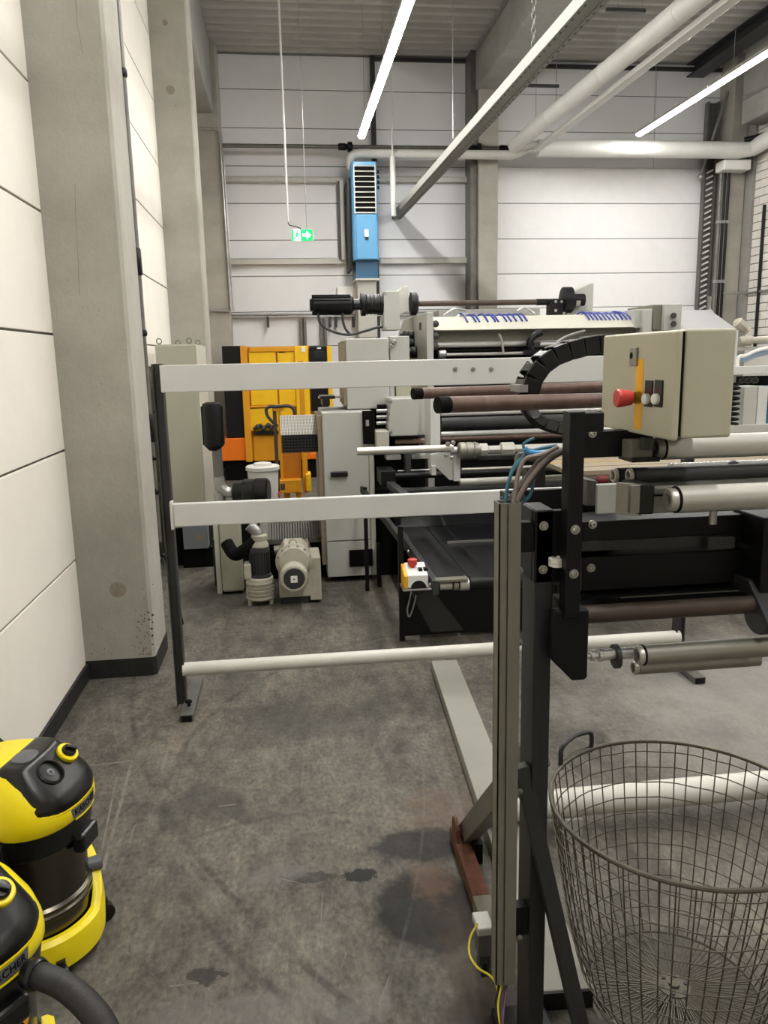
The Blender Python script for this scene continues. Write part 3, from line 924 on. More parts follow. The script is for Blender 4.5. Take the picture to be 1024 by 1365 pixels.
MB().tube(curve_pts([pp, at(386, 300, Y=YE), at(394, 302, Y=YE), at(400, 304, Y=YE), at(400, 307, Y=YE+0.01)]), 0.007, 6).build('lead', 'dark_steel', t)
# two thin hanging wires between
for u, v0, v1, Y, lab in ((604, 0, 185, 10.5, 'thin wire hanging from the ceiling right of the light strip'), (524, 0, 75, 9.0, 'short thin rod hanging from the ceiling near light strip')):
    p = at(u, v1, Y=Y)
    tag(MB().cyl(p, (p.x, Y, ZC+0.05), 0.006, n=6).build('hanging_wire', 'galv'), lab, 'wire')

# ladder cable tray, pipes and brace at the right end of the gate
a, b, c, d = xz(938, 120, 953, 410, 14.3)
t = thing('cable_tray', 'upright perforated cable tray at the right edge of white gate', 'cable tray', ((a+b)/2, 14.35, 0))
MB().box(a, a+0.03, 14.3, 14.42, 1.5, 6.2).build('side_rail', 'steel_bare', t)
MB().box(b-0.03, b, 14.3, 14.42, 1.5, 6.2).build('side_rail', 'steel_bare', t)
MB().box(a+0.03, b-0.03, 14.39, 14.42, 1.5, 6.2).build('back_plate', 'steel_bare', t)
z = 1.8
rg = None
while z < 5.0:
    if rg is None:
        rg = MB().bar((a+0.03, 14.36, z), (b-0.03, 14.36, z+0.07), 0.03, 0.03).build('rung', 'label_white', t); rz = z
    else:
        share(rg, t, (0, 0, z-rz))
    z += 0.1
for lab, u0, u1, m_ in (('grey steel upright right of the perforated cable tray', 955.5, 960, 'steel_bare'), ('black upright pipe left of the far right column', 961.5, 965, 'black'), ('second black upright pipe touching the far right column', 966.5, 970, 'black')):
    x0, x1 = at(u0, 300, Y=13.92).x, at(u1, 300, Y=13.92).x
    tt = thing('upright_pipe', lab, 'pipe', ((x0+x1)/2, 13.92, 0))
    MB().cyl(((x0+x1)/2, 13.92, 0), ((x0+x1)/2, 13.92, 5.4), (x1-x0)/2, n=12).build('pipe', m_, tt)
    for v in (296, 375):
        z = at(970, v, Y=13.92).z
        MB().box(x0-0.004, x1+0.004, 13.885, 13.955, z-0.025, z+0.025).build('clip', 'galv', tt)
p, q = at(970, 122, Y=14.2), at(934, 236, Y=14.2)
t = thing('brace_rod', 'slanting grey rod at top right of the white gate', 'rod', q)
MB().cyl(p, q, 0.025, n=10).build('rod', 'galv', t)
MB().ball(q, 0.06).build('end_joint', 'galv', t)
p, q, s_ = Vector((XR-0.07, 13.0, at(1024, 162, Y=13.2).z)), Vector((XR-0.1, 13.35, at(1003, 178, Y=13.4).z)), Vector((at(990, 192, Y=13.6).x, 13.55, at(990, 188, Y=13.6).z))
tag(MB().tube(curve_pts([p+Vector((0.0, -0.8, 0.15)), p, q, s_]), 0.045, 10).build('black_hose', 'black'), 'thick black hose in front of brick wall under the right beam', 'hose')
x_ = XR-0.03
m = MB().cyl((x_, 13.42, 1.9), (x_, 13.42, 4.3), 0.028, n=8)
tag(m.build('black_pipe', 'black'), 'black upright pipe on the white brick wall', 'pipe')
p = at(966, 391, Y=13.72)
m = MB().cyl((p.x, 13.74, p.z), (XR-0.02, 13.74, p.z), 0.022, n=8).cyl((XR-0.02, 13.74, p.z), (XR-0.02, 12.4, p.z), 0.022, n=8)
tag(m.build('wall_conduit', 'galv'), 'light horizontal conduit crossing right column and brick wall', 'conduit')

# ================================================================== light grey guard frame
YG = 4.10
gl_ = at(240, 940, Y=YG)
t = thing('guard_frame', 'light grey guard frame with two wide rails on dark posts', 'guard rail', (0.7, YG, 0))
xg0 = (at(208, 490, Y=YG).x+at(242, 925, Y=YG).x)/2
xg1 = at(908, 840, Y=YG).x
zg = at(208, 485, Y=YG).z
for x in (xg0, xg1):
    m = MB().box(x-0.026, x-0.018, YG, YG+0.06, 0.02, zg).box(x+0.018, x+0.026, YG, YG+0.06, 0.02, zg).box(x-0.018, x+0.018, YG+0.02, YG+0.028, 0.02, zg)
    pst = m.build('post', 'dark_steel', t, bev=0.002)
    xf = x+0.045
    m = MB().box(xf-0.035, xf+0.033, YG-0.16, YG+0.36, 0.0, 0.04)
    ft = m.build('foot', 'steel_bare', t, bev=0.003)
    m = MB().cyl((xf, YG-0.05, 0.038), (xf, YG-0.05, 0.075), 0.009, n=10).cyl((xf, YG-0.05, 0.06), (xf, YG-0.05, 0.07), 0.018, n=10)
    m.build('levelling_bolt', 'black', ft)
    MB().box(xf-0.028, xf+0.026, YG-0.165, YG-0.158, 0.004, 0.034).build('end_cap', 'black', ft)
a = at(213.5, 505, Y=YG-0.03).x
z0, z1 = at(214, 523.5, Y=YG-0.03).z, at(214, 487, Y=YG-0.03).z
up = MB().box(a, xg1+0.03, YG-0.03, YG-0.002, z0, z1).build('rail', 'rail_paint', t, bev=0.004)
for u in (607, 631, 655):
    p = at(u, 492, Y=YG-0.032)
    bolt(up, p, r=0.008)
a = at(231, 690, Y=YG-0.04).x
z0, z1 = at(232, 703, Y=YG-0.04).z, at(232, 672, Y=YG-0.04).z
lr = MB().box(a, xg1+0.03, YG-0.04, YG+0.0, z0, z1).build('rail', 'rail_paint', t, bev=0.006)
MB().box(a-0.014, a, YG-0.046, YG+0.01, z0-0.012, z1+0.012).build('end_plate', 'white_paint', lr, bev=0.003)
p = at(246, 894, Y=YG+0.0)
MB().cyl((p.x-0.01, YG+0.02, p.z), (xg1, YG+0.02, p.z), 0.037, n=20).build('bottom_tube', 'white_paint', t)

# floor beam and cross tube of the roll stand
t = thing('floor_beam', 'long light grey steel beam lying on the floor towards the camera', 'beam', (0.85, 3.2, 0))
pa, pb = at(592, 880, Z=0.06), at(756, 1319, Z=0.06)
d_ = (pb-pa).normalized(); s_ = Vector((d_.y, -d_.x, 0))
MB().bar(pa+Vector((0, 0, -0.03)), pb+Vector((0, 0, -0.03)), 0.155, 0.06).build('box_section', 'beam_grey', t, bev=0.004)
MB().bar(pb+Vector((0, 0, -0.031)), pb+d_*0.008+Vector((0, 0, -0.031)), 0.15, 0.056).build('end_cap', 'black', t)
t = thing('cross_tube', 'thick white cross tube on the floor behind the wire basket', 'tube', (1.4, 2.8, 0.1))
p = at(648, 1097, Y=2.72)
MB().cyl((p.x, 2.72, 0.115), (2.9, 2.72, 0.115), 0.054, n=24).build('tube', 'white_paint', t)
MB().cyl((p.x-0.012, 2.72, 0.115), (p.x, 2.72, 0.115), 0.056, n=24).build('end_cap', 'white_paint', t)
for x in (p.x+0.33, 2.7):
    MB().box(x-0.04, x+0.04, 2.66, 2.78, 0.0, 0.075).build('saddle', 'grey_paint', t)

# ================================================================== black roll stand in the foreground
YN = 1.70
st = thing('roll_stand', 'black steel roll stand with cantilevered rollers in the right foreground', 'machine', (0.68, 1.75, 0))


def npx(px, Y=YN):
    return px*(Y+0.05)/FPX


def xroll(parent, name, m, u0, v, u1, Y, rpx, hub=True, hubm='alu_worn', n=28, hubpx=0.75, bore=0.45):
    """roller along X whose left end shows at (u0, v)"""
    r = npx(rpx, Y)
    p = at(u0, v, Y=Y)
    x1 = at(u1, v, Y=Y).x
    b = MB().cyl(p, (x1, Y, p.z), r, n=n)
    ob = b.build(name, m, parent)
    if hub:
        h = MB()
        L_ = r*0.7
        h.lathe(p+Vector((0.004, 0, 0)), (-1, 0, 0), [(r*0.8, 0), (r*0.8, 0.005), (r*hubpx, 0.006), (r*hubpx, L_), (r*hubpx*0.9, L_+0.004), (r*bore, L_+0.004), (r*bore, L_*0.3)], n)
        h.build('hub', hubm, ob)
        MB().lathe(p+Vector((-0.0005, 0, 0)), (-1, 0, 0), [(r*0.9, 0), (r*0.99, 0.0005), (r*0.99, 0.004), (r*0.9, 0.0045)], n).build('gap_shade_ring', 'black_matt', ob)  # black ring paints the dark gap between hub and roller
        MB().cyl(p+Vector((-L_*0.5, 0, 0)), p+Vector((-L_*0.45, 0, 0)), r*bore, n=n).build('bore', 'brown_dark', ob)
    return ob


# post, its cable duct and braces
a, b = at(705, 1290, Y=YN).x, at(726, 1290, Y=YN).x
zt_ = at(720, 680, Y=YN).z
post = MB().box(a, b, YN, YN+0.10, 0.0, zt_).build('post', 'black_semi', st, bev=0.003)
xa, xb = at(663, 1000, Y=YN-0.01).x, at(690, 1000, Y=YN-0.01).x
zd0, zd1 = at(676, 1311, Y=YN-0.01).z, at(676, 671, Y=YN-0.01).z
xm = xa+(xb-xa)*0.4
yd = YN-0.012
m = MB()
for (x0, x1, y0, y1) in ((xa, xa+0.003, yd, yd+0.045), (xb-0.003, xb, yd, yd+0.045), (xa, xm-0.0015, yd, yd+0.003), (xm+0.0015, xb, yd-0.004, yd), (xa, xb, yd+0.042, yd+0.045), (xm-0.004, xm+0.004, yd+0.003, yd+0.006)):
    m.box(x0, x1, y0, y1, zd0, zd1)
m.build('cable_duct', 'trunk', st)
MB().box(xb, a, yd+0.02, yd+0.05, zd1-0.12, zd1-0.05).build('duct_bracket', 'black', st)
MB().box(xb, a, yd+0.02, yd+0.05, zd0+0.12, zd0+0.2).build('duct_bracket', 'black', st)
for v in (760, 857, 1055, 1250):
    p = at(691, v, Y=YN-0.004)
    bolt(st, p+Vector((0.004, 0, 0)), (0, -1, 0), 0.005, 0.004)
# brace running down to the front right
p = at(694, 1020, Y=YN+0.03); q = at(786, 1420, Y=YN-0.10)
q.z = max(q.z, 0.02)
MB().bar(p, q, 0.038, 0.038, up=(0, 1, 0)).build('brace', 'black_semi', st, bev=0.002)
# brace to the rusty foot on the left
p = at(622, 1112, Y=2.68); q = Vector((at(715, 960, Y=1.80).x, 1.78, at(690, 985, Y=1.85).z))
M['brace_grey'] = mat('brace_grey', (98, 96, 88), 0.5, var=0.1)
MB().bar(p, q, 0.05, 0.075, up=(0, 1, 0.4)).build('brace', 'brace_grey', st, bev=0.003)
# base shoe of the post
MB().box(a-0.05, b+0.06, YN-0.08, YN+0.18, 0.0, 0.03).build('base_plate', 'black', st, bev=0.003)

# upper black frame
Yp = YN-0.0
fr = MB().pbox(713, 681, 751, 777, Yp, Yp+0.02).build('front_plate', 'black', st, bev=0.002)
pA, pB, pC, pD = xz(713, 681, 751, 777, Yp)
MB().box(pA-0.001, pA+0.012, Yp+0.02, Yp+0.30, pC, pD).build('side_plate', 'black', st, bev=0.002)
MB().box(pA+0.012, pB+0.25, Yp+0.28, Yp+0.30, pC, pD).build('back_plate', 'black', st, bev=0.002)
for u, v in ((725, 701), (724, 759)):
    bolt(st, at(u, v, Y=Yp), r=0.0075)
p = at(740, 747, Y=Yp)
kb = MB().lathe(p+Vector((0, -0.012, -0.011)), (0, 0, 1), [(0.014, 0), (0.019, 0.002), (0.019, 0.008), (0.0175, 0.009), (0.019, 0.010), (0.019, 0.02), (0.013, 0.022), (0.012, 0.018)], 22).build('knob', 'label_white', st)
# upright bar with fin
Yb = Yp-0.06
MB().pbox(757, 549, 777, 824, Yb, Yb+0.045).build('upright_bar', 'black', st, bev=0.002)
for u, v in ((767, 706), (765, 765)):
    bolt(st, at(u, v, Y=Yb), r=0.0075)
x0, x1 = at(742, 860, Y=Yb+0.01).x, at(786, 860, Y=Yb+0.01).x
z = [at(765, v, Y=Yb+0.01).z for v in (815, 880, 908)]
xs = [at(u, 890, Y=Yb+0.01).x for u in (737, 764, 784)]
fin = MB().prism([(xs[0], z[0]), (xs[2], z[0]), (xs[2], z[2]+0.005), (xs[2]-0.008, z[2]), (xs[1], z[2]), (xs[0], z[1])], Yb+0.012, Yb+0.045, 'y')
fin.build('fin_plate', 'black', st, bev=0.003)
# top bracket behind the control box
MB().pbox(778, 550, 806, 576, Yb+0.003, Yb+0.045).build('top_bracket', 'black', st, bev=0.003)
MB().pbox(778, 574, 870, 609, Yb+0.20, Yb+0.24).build('top_beam', 'black', st, bev=0.003)
bolt(st, at(790, 578, Y=Yb+0.199), r=0.007)
# main beams to the right
Ym = YN+0.12
m1 = MB().pbox(776, 684, 1284, 722, Ym, Ym+0.12).build('main_beam', 'black', st, bev=0.003)
MB().pbox(776, 730, 1284, 774, Ym, Ym+0.12).build('main_beam', 'black', st, bev=0.003)
MB().pbox(776, 718, 946, 731, Ym-0.006, Ym+0.1).build('flat_bar', 'dark_steel', st, bev=0.001)
MB().pbox(944, 717, 981, 733, Ym-0.035, Ym).build('clamp', 'dark_steel', st, bev=0.004)
for u, v in ((790, 699), (788, 757)):
    bolt(st, at(u, v, Y=Ym), r=0.0075)
MB().pbox(1016, 690, 1060, 800, Ym-0.09, Ym+0.05).build('end_plate', 'black', st, bev=0.004)
# bars below the beams
xroll(st, 'dark_shaft', 'dark_steel', 788, 778, 970, Ym+0.05, 8, hub=False)
m = MB(); p = at(809, 776, Y=Ym+0.05)
m.lathe(p, (1, 0, 0), [(npx(9.5, Ym), 0), (npx(9.5, Ym), 0.03), (npx(8.5, Ym), 0.032), (npx(8.5, Ym), 0.045)], 20)
m.build('shaft_collar', 'galv', st)
MB().pbox(775, 789, 1000, 800, Ym-0.02, Ym+0.06).build('flat_bar', 'black', st)
MB().pbox(828, 792, 996, 797, Ym-0.028, Ym-0.02).build('slide_strip', 'trunk', st)
MB().pbox(776, 799, 1010, 806, Ym-0.06, Ym+0.02).build('flat_bar', 'black', st)
ob = xroll(st, 'lower_shaft', 'brown_dark', 767, 820, 1006, Ym-0.08, 13, hub=False)
p = at(764, 819, Y=Ym-0.08)
MB().cyl(p, p+Vector((0.006, 0, 0)), npx(12.5, Ym-0.1), n=24).build('end_face', 'board_tint', ob)
MB().pbox(749, 802, 768, 832, Ym-0.11, Ym-0.04).build('shaft_block', 'black', st, bev=0.003)
# arm carrying that shaft on the right
m = MB(); p = at(1006, 815, Y=Ym-0.08)
x0 = p.x
cs = [(Ym-0.10+0.052*math.cos(a_), p.z-0.005+0.045*math.sin(a_)) for a_ in [math.pi+math.pi*i/10 for i in range(11)]]
m.prism(cs+[(Ym+0.1, p.z+0.075), (Ym-0.06, p.z+0.075)], x0-0.01, x0+0.03, 'x')
m.build('shaft_arm', 'dark_steel', st, bev=0.004)
# rollers on the upper deck
xroll(st, 'roller', 'alu', 884, 597, 1290, YN+0.10, 16.5, hubm='alu_worn', hubpx=0.92, bore=0.5)
MB().pbox(841, 587, 871, 613, YN+0.09, YN+0.15).build('bearing_block', 'trunk', st, bev=0.004)
MB().pbox(858, 583, 872, 600, YN+0.07, YN+0.09).build('bearing_clip', 'dark_steel', st, bev=0.002)
MB().pbox(843, 610, 880, 616, YN+0.08, YN+0.16).build('bearing_foot', 'black', st)
xroll(st, 'glossy_roller', 'chrome', 893, 625, 1290, YN+0.16, 8, hub=False)
m = MB(); p = at(978, 622, Y=YN+0.14); m.ball(p, 0.016); m.build('fitting', 'black', st)
for u in (818, 838):
    xroll(st, 'tube_roller', 'dark_steel', u+6, 634, 1290, YN+0.10+(0.05 if u < 820 else 0), 10.5, hubm='beige_light', hubpx=0.98, bore=0.62)
a, b, c, d = xz(850, 644, 1284, 653, YN+0.0)
MB().prism([(YN+0.0, c), (YN+0.09, d-0.004), (YN+0.09, d), (YN+0.0, c+0.004)], a, b, 'x').build('guide_plate', 'alu_worn', st)
xroll(st, 'roller', 'alu', 902, 666, 1290, YN-0.05, 19, hubm='alu', hubpx=0.86, bore=0.5)
# roller bracket with grey plate and black block
MB().pbox(796, 645, 836, 685, YN-0.0, YN+0.012).build('bracket_plate', 'grey_paint', st, bev=0.003)
a, b, c, d = xz(834, 646, 853, 688, YN-0.03)
MB().prism([(a-0.01, YN), (b, YN-0.035), (b+0.004, YN-0.03), (a, YN+0.012)], c, d, 'z').build('bracket_bend', 'alu_worn', st)
MB().pbox(841, 648, 853, 684, YN-0.045, YN-0.03).build('scale_plate', 'trunk', st)
MB().pbox(852, 647, 873, 686, YN-0.045, YN+0.05).build('black_block', 'black_plastic', st, bev=0.004)
MB().pbox(868, 650, 905, 684, YN+0.0, YN+0.03).build('bracket_plate', 'alu_worn', st, bev=0.003)
mt_ = MB()
for k in range(6):
    u = 782+k*2.4
    mt_.pbox(u, 640+k*0.3, u+1.6, 674, YN+0.05, YN+0.13)
mt_.pbox(783, 642, 797, 672, YN+0.06, YN+0.12)
mt_.build('finned_motor', 'steel_bare', st)
p = at(803, 640, Y=YN+0.08)
MB().lathe(p, (1, 0, -0.1), [(0.004, -0.016), (0.011, -0.012), (0.012, 0.010), (0.006, 0.016)], 12).build('red_cap', mat('dark_red', (120, 34, 40), 0.4), st)
p = at(951, 684, Y=YN+0.0)
MB().cyl(p+Vector((0, 0, 0.01)), p-Vector((0, 0, 0.026)), 0.009, n=14).build('fitting', 'galv', st)
# lower rollers with chrome piston
xroll(st, 'lower_roller', 'alu_worn', 858, 873, 1290, YN+0.02, 15, hubm='alu', hubpx=0.92, bore=0.6)
xroll(st, 'lower_roller', 'alu_worn', 850, 890, 1010, YN+0.10, 10, hubm='alu', hubpx=1.0, bore=0.7)
p = at(786, 874, Y=YN+0.06)
m = MB().lathe(p-Vector((0.04, 0, 0)), (1, 0, 0), [(0.008, 0), (0.008, 0.04), (0.013, 0.042), (0.013, 0.052), (0.008, 0.054), (0.008, 0.06), (0.017, 0.062), (0.017, 0.07), (0.0145, 0.072), (0.0145, 0.155)], 20)
m.build('piston', 'chrome', st)
p = at(818, 875, Y=YN+0.06)
MB().lathe(p, (1, 0, 0), [(0.014, 0), (0.03, 0.001), (0.03, 0.011), (0.014, 0.012)], 24).build('stop_ring', 'dark_steel', st)
# supports joining these rollers to the main beam (beyond the picture edge)
xr_ = at(1285, 800, Y=YN).x
MB().box(xr_, xr_+0.03, YN-0.12, YN+0.32, at(1285, 905, Y=YN).z, at(1285, 560, Y=YN).z).build('right_side_plate', 'black', st, bev=0.004)
MB().box(xr_+0.03, xr_+0.09, YN+0.02, YN+0.12, 0, at(1285, 560, Y=YN).z).build('right_post', 'black', st)

# long brown shafts cantilevered to the left
for (u0, v0, Y0, u1, v1, Y1, r) in ((584, 540, 2.40, 818, 533, 2.66, 0.0255), (551, 525, 3.30, 830, 514, 3.60, 0.0235)):
    p, q = at(u0, v0, Y=Y0), at(u1, v1, Y=Y1)
    ob = MB().cyl(p, q, r, n=24).build('brown_shaft', 'brown', st)
    d_ = (q-p).normalized()
    MB().cyl(p-d_*0.002, p+d_*0.038, r*1.02, n=24).build('shaft_end', 'black_matt', ob)
    q2 = q+d_*0.05
    MB().cyl(q, q+d_*0.03, r*1.3, n=16).build('shaft_clamp', 'black', ob)
# arm behind the control box that carries both shafts
MB().bar(at(850, 533, Y=1.88), at(845, 516, Y=3.64), 0.03, 0.05).build('shaft_arm', 'black', st)
q = at(850, 533, Y=1.88)
MB().box(q.x-0.03, q.x+0.015, 1.86, 1.90, at(850, 600, Y=1.88).z, q.z+0.02).build('arm_post', 'black', st)

# rusty foot with bracket and limit switch
t = thing('outrigger_foot', 'rusty steel outrigger foot on the floor left of the cable duct', 'foot', at(620, 1160, Z=0))
p, q = at(613, 1118, Z=0.03), at(655, 1240, Z=0.03)
d_ = (q-p).normalized(); s_ = Vector((-d_.y, d_.x, 0))
MB().bar(p-d_*0.05, p+(q-p)*0.72, 0.06, 0.05).build('rusty_bar', 'rust', t, bev=0.004)
MB().bar(p+(q-p)*0.72, q+d_*0.14, 0.061, 0.051).build('painted_end', 'trunk', t, bev=0.004)
for k, off in ((1, -0.045), (0, 0.02)):
    c_ = p+d_*0.02-s_*off+Vector((0, 0, 0.055))
    m = MB()
    ring = [c_+d_*0.045*math.cos(a_)+Vector((0, 0, 1))*0.05*math.sin(a_) for a_ in [math.pi*i/8 for i in range(9)]]
    base = [c_+d_*0.05-Vector((0, 0, 0.05)), c_-d_*0.05-Vector((0, 0, 0.05))]
    poly = ring+[base[1], base[0]]
    th = s_*0.006
    n_ = len(poly)
    m.add([x-th for x in poly]+[x+th for x in poly], [tuple(range(n_)), tuple(range(2*n_-1, n_-1, -1))]+[(i, i+n_, (i+1) % n_+n_, (i+1) % n_) for i in range(n_)])
    m.build('bracket_ear', 'rust', t)
bolt(t, p+d_*0.02+s_*0.055+Vector((0, 0, 0.06)), s_, 0.013, 0.012)
for k in range(3):
    bolt(t, p+d_*(-0.03+0.045*k)+s_*0.031+Vector((0, 0, 0.0)), s_, 0.006, 0.004, 'rivet').data.materials[0] = M['rust']
MB().bar(p+d_*0.06+s_*0.047+Vector((0, 0, 0.01)), p+d_*0.12+s_*0.047+Vector((0, 0, 0.01)), 0.03, 0.08).build('rubber_pad', 'black_matt', t)

t = thing('limit_switch', 'small grey limit switch with yellow lead at foot of cable duct', 'switch', at(645, 1260, Z=0.05))
c_ = at(645, 1252, Y=1.98)
MB().box(c_.x-0.022, c_.x+0.022, 1.96, 2.0, c_.z-0.045, c_.z+0.03).build('body', 'steel_bare', t, bev=0.004)
MB().box(c_.x-0.024, c_.x+0.024, 1.955, 2.03, c_.z+0.03, c_.z+0.055).build('cover', 'grey_paint', t, bev=0.004)
MB().box(c_.x-0.016, c_.x+0.018, 1.965, 1.995, c_.z-0.075, c_.z-0.045).build('plunger_head', 'dark_steel', t, bev=0.003)
MB().tube(curve_pts([c_+Vector((0.0, -0.01, -0.07)), c_+Vector((0.005, -0.01, -0.10)), c_+Vector((0.05, -0.01, -0.10)), c_+Vector((0.06, -0.01, -0.05)), c_+Vector((0.03, -0.01, -0.03))]), 0.006, 8).build('lever', 'black', t)
MB().tube(curve_pts([at(637, 1231, Y=1.95), at(627, 1250, Y=1.92), at(626, 1272, Y=1.88), at(637, 1290, Y=1.82), at(655, 1302, Y=1.75), at(663, 1318, Y=1.70), at(662, 1350, Y=1.66)]), 0.003, 6).build('lead', 'cable_yellow', t)
MB().box(c_.x-0.01, c_.x+0.015, 1.97, 2.02, 0.05, c_.z-0.07).build('stem', 'dark_steel', t)

# loose wires coming out of the duct foot
for i, (mm, du) in enumerate((('cable_yellow', 0), ('cable_dark', 5), (mat('cable_violet', (110, 70, 110), 0.5), 8), ('black_plastic', -3))):
    x0 = at(668+du, 1312, Y=YN)
    tag(MB().tube(curve_pts([x0+Vector((0, 0.01, 0.03)), x0, at(664+du, 1340, Y=YN-0.03), at(666+du*0.4, 1375, Y=YN-0.06), Vector((at(668, 1390, Y=YN-0.05).x, YN-0.04, 0.005))]), 0.003, 6).build('loose_wire', mm),
        ('thin yellow', 'thin brown', 'thin violet', 'thin black')[i]+' wire hanging out of the bottom of the cable duct', 'wire')
# cables rising from the top of the duct to the bracket
Yc = YN+0.02
cab = [('cable_teal', 0.0035, 'pale teal hose looping above the grey cable duct', [(672, 700), (676, 650), (684, 628), (700, 606), (698, 592), (712, 584)]),
       ('cable_teal', 0.0045, 'teal hose rising out of the grey cable duct', [(674, 700), (675, 660), (682, 630), (692, 614), (712, 600), (742, 594)]),
       ('cable_grey', 0.0075, 'grey cable rising in a loop from the grey cable duct', [(677, 700), (684, 662), (700, 640), (722, 612), (738, 602), (762, 596)]),
       ('cable_dark', 0.0075, 'dark brown cable from the grey cable duct to the black bracket', [(680, 700), (690, 668), (706, 640), (726, 618), (745, 604), (764, 600)]),
       ('cable_grey', 0.007, 'grey cable bending left before it drops into the duct', [(684, 700), (693, 662), (700, 634), (690, 622), (693, 606), (714, 612), (738, 600)]),
       ('cable_teal', 0.004, 'thin teal hose coiled beside the top of the duct', [(668, 663), (676, 668), (690, 672), (704, 664), (710, 650), (704, 640), (696, 650), (700, 668)])]
M['cable_taupe'] = mat('cable_taupe', (128, 118, 110), 0.5)
cab += [('cable_taupe', 0.006, 'taupe cable on the near side of the bundle above the duct', [(682, 700), (688, 672), (700, 648), (716, 626), (732, 610), (752, 598)]),
        ('cable_taupe', 0.005, 'light taupe cable bowing left above the duct', [(679, 700), (686, 660), (690, 636), (696, 618), (704, 610), (722, 606), (744, 596)])]
for i, (mm, r, lab, pts) in enumerate(cab):
    tag(MB().tube(curve_pts([at(u, v, Y=Yc+0.006*(i if i < 6 else -2*(i-5))+0.02*(700-v)/100) for u, v in pts], 7), r, 8).build('cable', mm), lab, 'cable', 'cables above the grey duct')
tag(MB().tube(curve_pts([at(u, v, Y=Yc+0.012) for u, v in ((700, 598), (704, 602), (714, 604), (728, 603), (740, 602))], 7), 0.006, 8).build('cable', 'cable_blue'), 'short sky blue hose across the cable bundle', 'cable', 'cables above the grey duct')

# ================================================================== control box
YX = 1.62
xa, xb, zb_, zt_ = xz(905, 438, 979, 584, YX)
db = 0.385
t = thing('control_box', 'beige control box with red mushroom button above the rollers', 'control box', ((xa+xb)/2, YX+db/2, zb_))
MB().box(xa+0.012, xb, YX, YX+db, zb_, zt_).build('body', 'box_beige', t, bev=0.006, seg=3)
xd = xa-0.012
door = MB().box(xd, xa+0.004, YX-0.004, YX+db+0.004, zb_-0.004, zt_-0.002).build('door', 'box_beige', t, bev=0.006, seg=3)
MB().box(xa+0.004, xa+0.012, YX+0.005, YX+db-0.005, zb_+0.005, zt_-0.005).build('door_seal', 'black_matt', t)
MB().box(xb-0.06, xb-0.01, YX+db, YX+db+0.12, zb_+0.04, zb_+0.12).build('mounting_arm', 'black', t)


def dpt(u, v):
    return at(u, v, X=xd)


p = dpt(848, 463); q = dpt(861, 500)
p0, p1 = dpt(842, 462), dpt(850, 487)
lk_ = MB().box(xd-0.006, xd, dpt(842, 475).y, dpt(851, 475).y, dpt(846, 488).z, dpt(846, 463).z).build('lock', 'alu_worn', door, bev=0.002)
c_ = dpt(843, 474)
MB().cyl((xd-0.0065, dpt(845, 474).y, c_.z), (xd-0.003, dpt(845, 474).y, c_.z), 0.008, n=14).build('keyhole', 'black_matt', lk_)
ya_, yb_ = dpt(847, 525).y, dpt(857, 525).y
MB().box(xd-0.0008, xd, min(ya_, yb_), max(ya_, yb_), dpt(850, 572).z, dpt(853, 479).z).build('tape_strip', 'tape', door)
c_ = dpt(853, 530)
es = MB().lathe(c_, (-1, 0, 0), [(0.014, 0), (0.014, 0.012), (0.011, 0.014), (0.011, 0.022)], 20).build('button_collar', mat('collar_yellow', (150, 116, 22), 0.5), door)
MB().lathe(c_, (-1, 0, 0), [(0.012, 0.018), (0.017, 0.022), (0.0215, 0.05), (0.0215, 0.054), (0.0195, 0.058), (0.012, 0.0595), (0.001, 0.060)], 26).build('mushroom_head', 'red', es)
for u in (865, 878):
    c_ = dpt(u+1, 527)
    w_ = 0.019
    kk = MB().box(xd-0.004, xd, c_.y-w_, c_.y+w_, c_.z-0.026, c_.z+0.034).build('switch_plate', 'black_plastic', door, bev=0.002)
    MB().lathe((xd-0.004, c_.y, c_.z-0.008), (-1, 0, 0), [(0.0125, 0), (0.0125, 0.008), (0.010, 0.011), (0.001, 0.0115)], 18).build('push_button', 'label_white', kk)

# cable chain looping from the box
t = thing('cable_chain', 'black plastic cable chain curling from the control box', 'cable chain', at(700, 530, Y=2.5))
path = [(812, 458), (790, 460), (768, 464), (748, 470), (730, 478), (716, 490), (706, 506), (701, 525), (704, 545), (714, 558), (730, 566), (750, 571), (770, 573)]
pts = curve_pts([at(u, v, Y=(2.80 if i < 8 else 2.80-0.06*(i-8))) for i, (u, v) in enumerate(path)], 6)
# even links
ds = [0]
for i in range(1, len(pts)):
    ds.append(ds[-1]+(pts[i]-pts[i-1]).length)
nl = 13


def onp(s):
    for i in range(1, len(pts)):
        if ds[i] >= s:
            f = (s-ds[i-1])/(ds[i]-ds[i-1])
            return pts[i-1].lerp(pts[i], f)
    return pts[-1].copy()


Lc = ds[-1]/nl
for k in range(nl):
    p, q = onp(k*Lc), onp((k+1)*Lc)
    d_ = (q-p).normalized(); up_ = Vector((0, -1, 0)).cross(d_)
    m = MB()
    hw = 0.032
    for yy in (-0.05, 0.05):
        m.obox((p+q)/2+Vector((0, yy, 0)), d_*Lc*0.475, Vector((0, 0.006, 0)), up_*0.033)
    m.obox((p+q)/2+up_*0.031, d_*Lc*0.3, Vector((0, 0.05, 0)), up_*0.003)
    m.obox((p+q)/2-up_*0.031, d_*Lc*0.3, Vector((0, 0.05, 0)), up_*0.003)
    m.build('chain_link', 'black_plastic', t, bev=0.004)
m = MB().tube([x for x in pts], 0.024, 8)
m.build('inner_cable', 'black_matt', t)
MB().pbox(693, 513, 704, 523, 2.74, 2.86).build('spacer', 'galv', t)

# ================================================================== wire basket
bc = at(898, 1326, Z=0.0)
bt = thing('wire_basket', 'large round grey wire basket standing on the floor at right', 'basket', (bc.x, bc.y, 0))
RT, RB, HB = 0.365, 0.235, 0.615


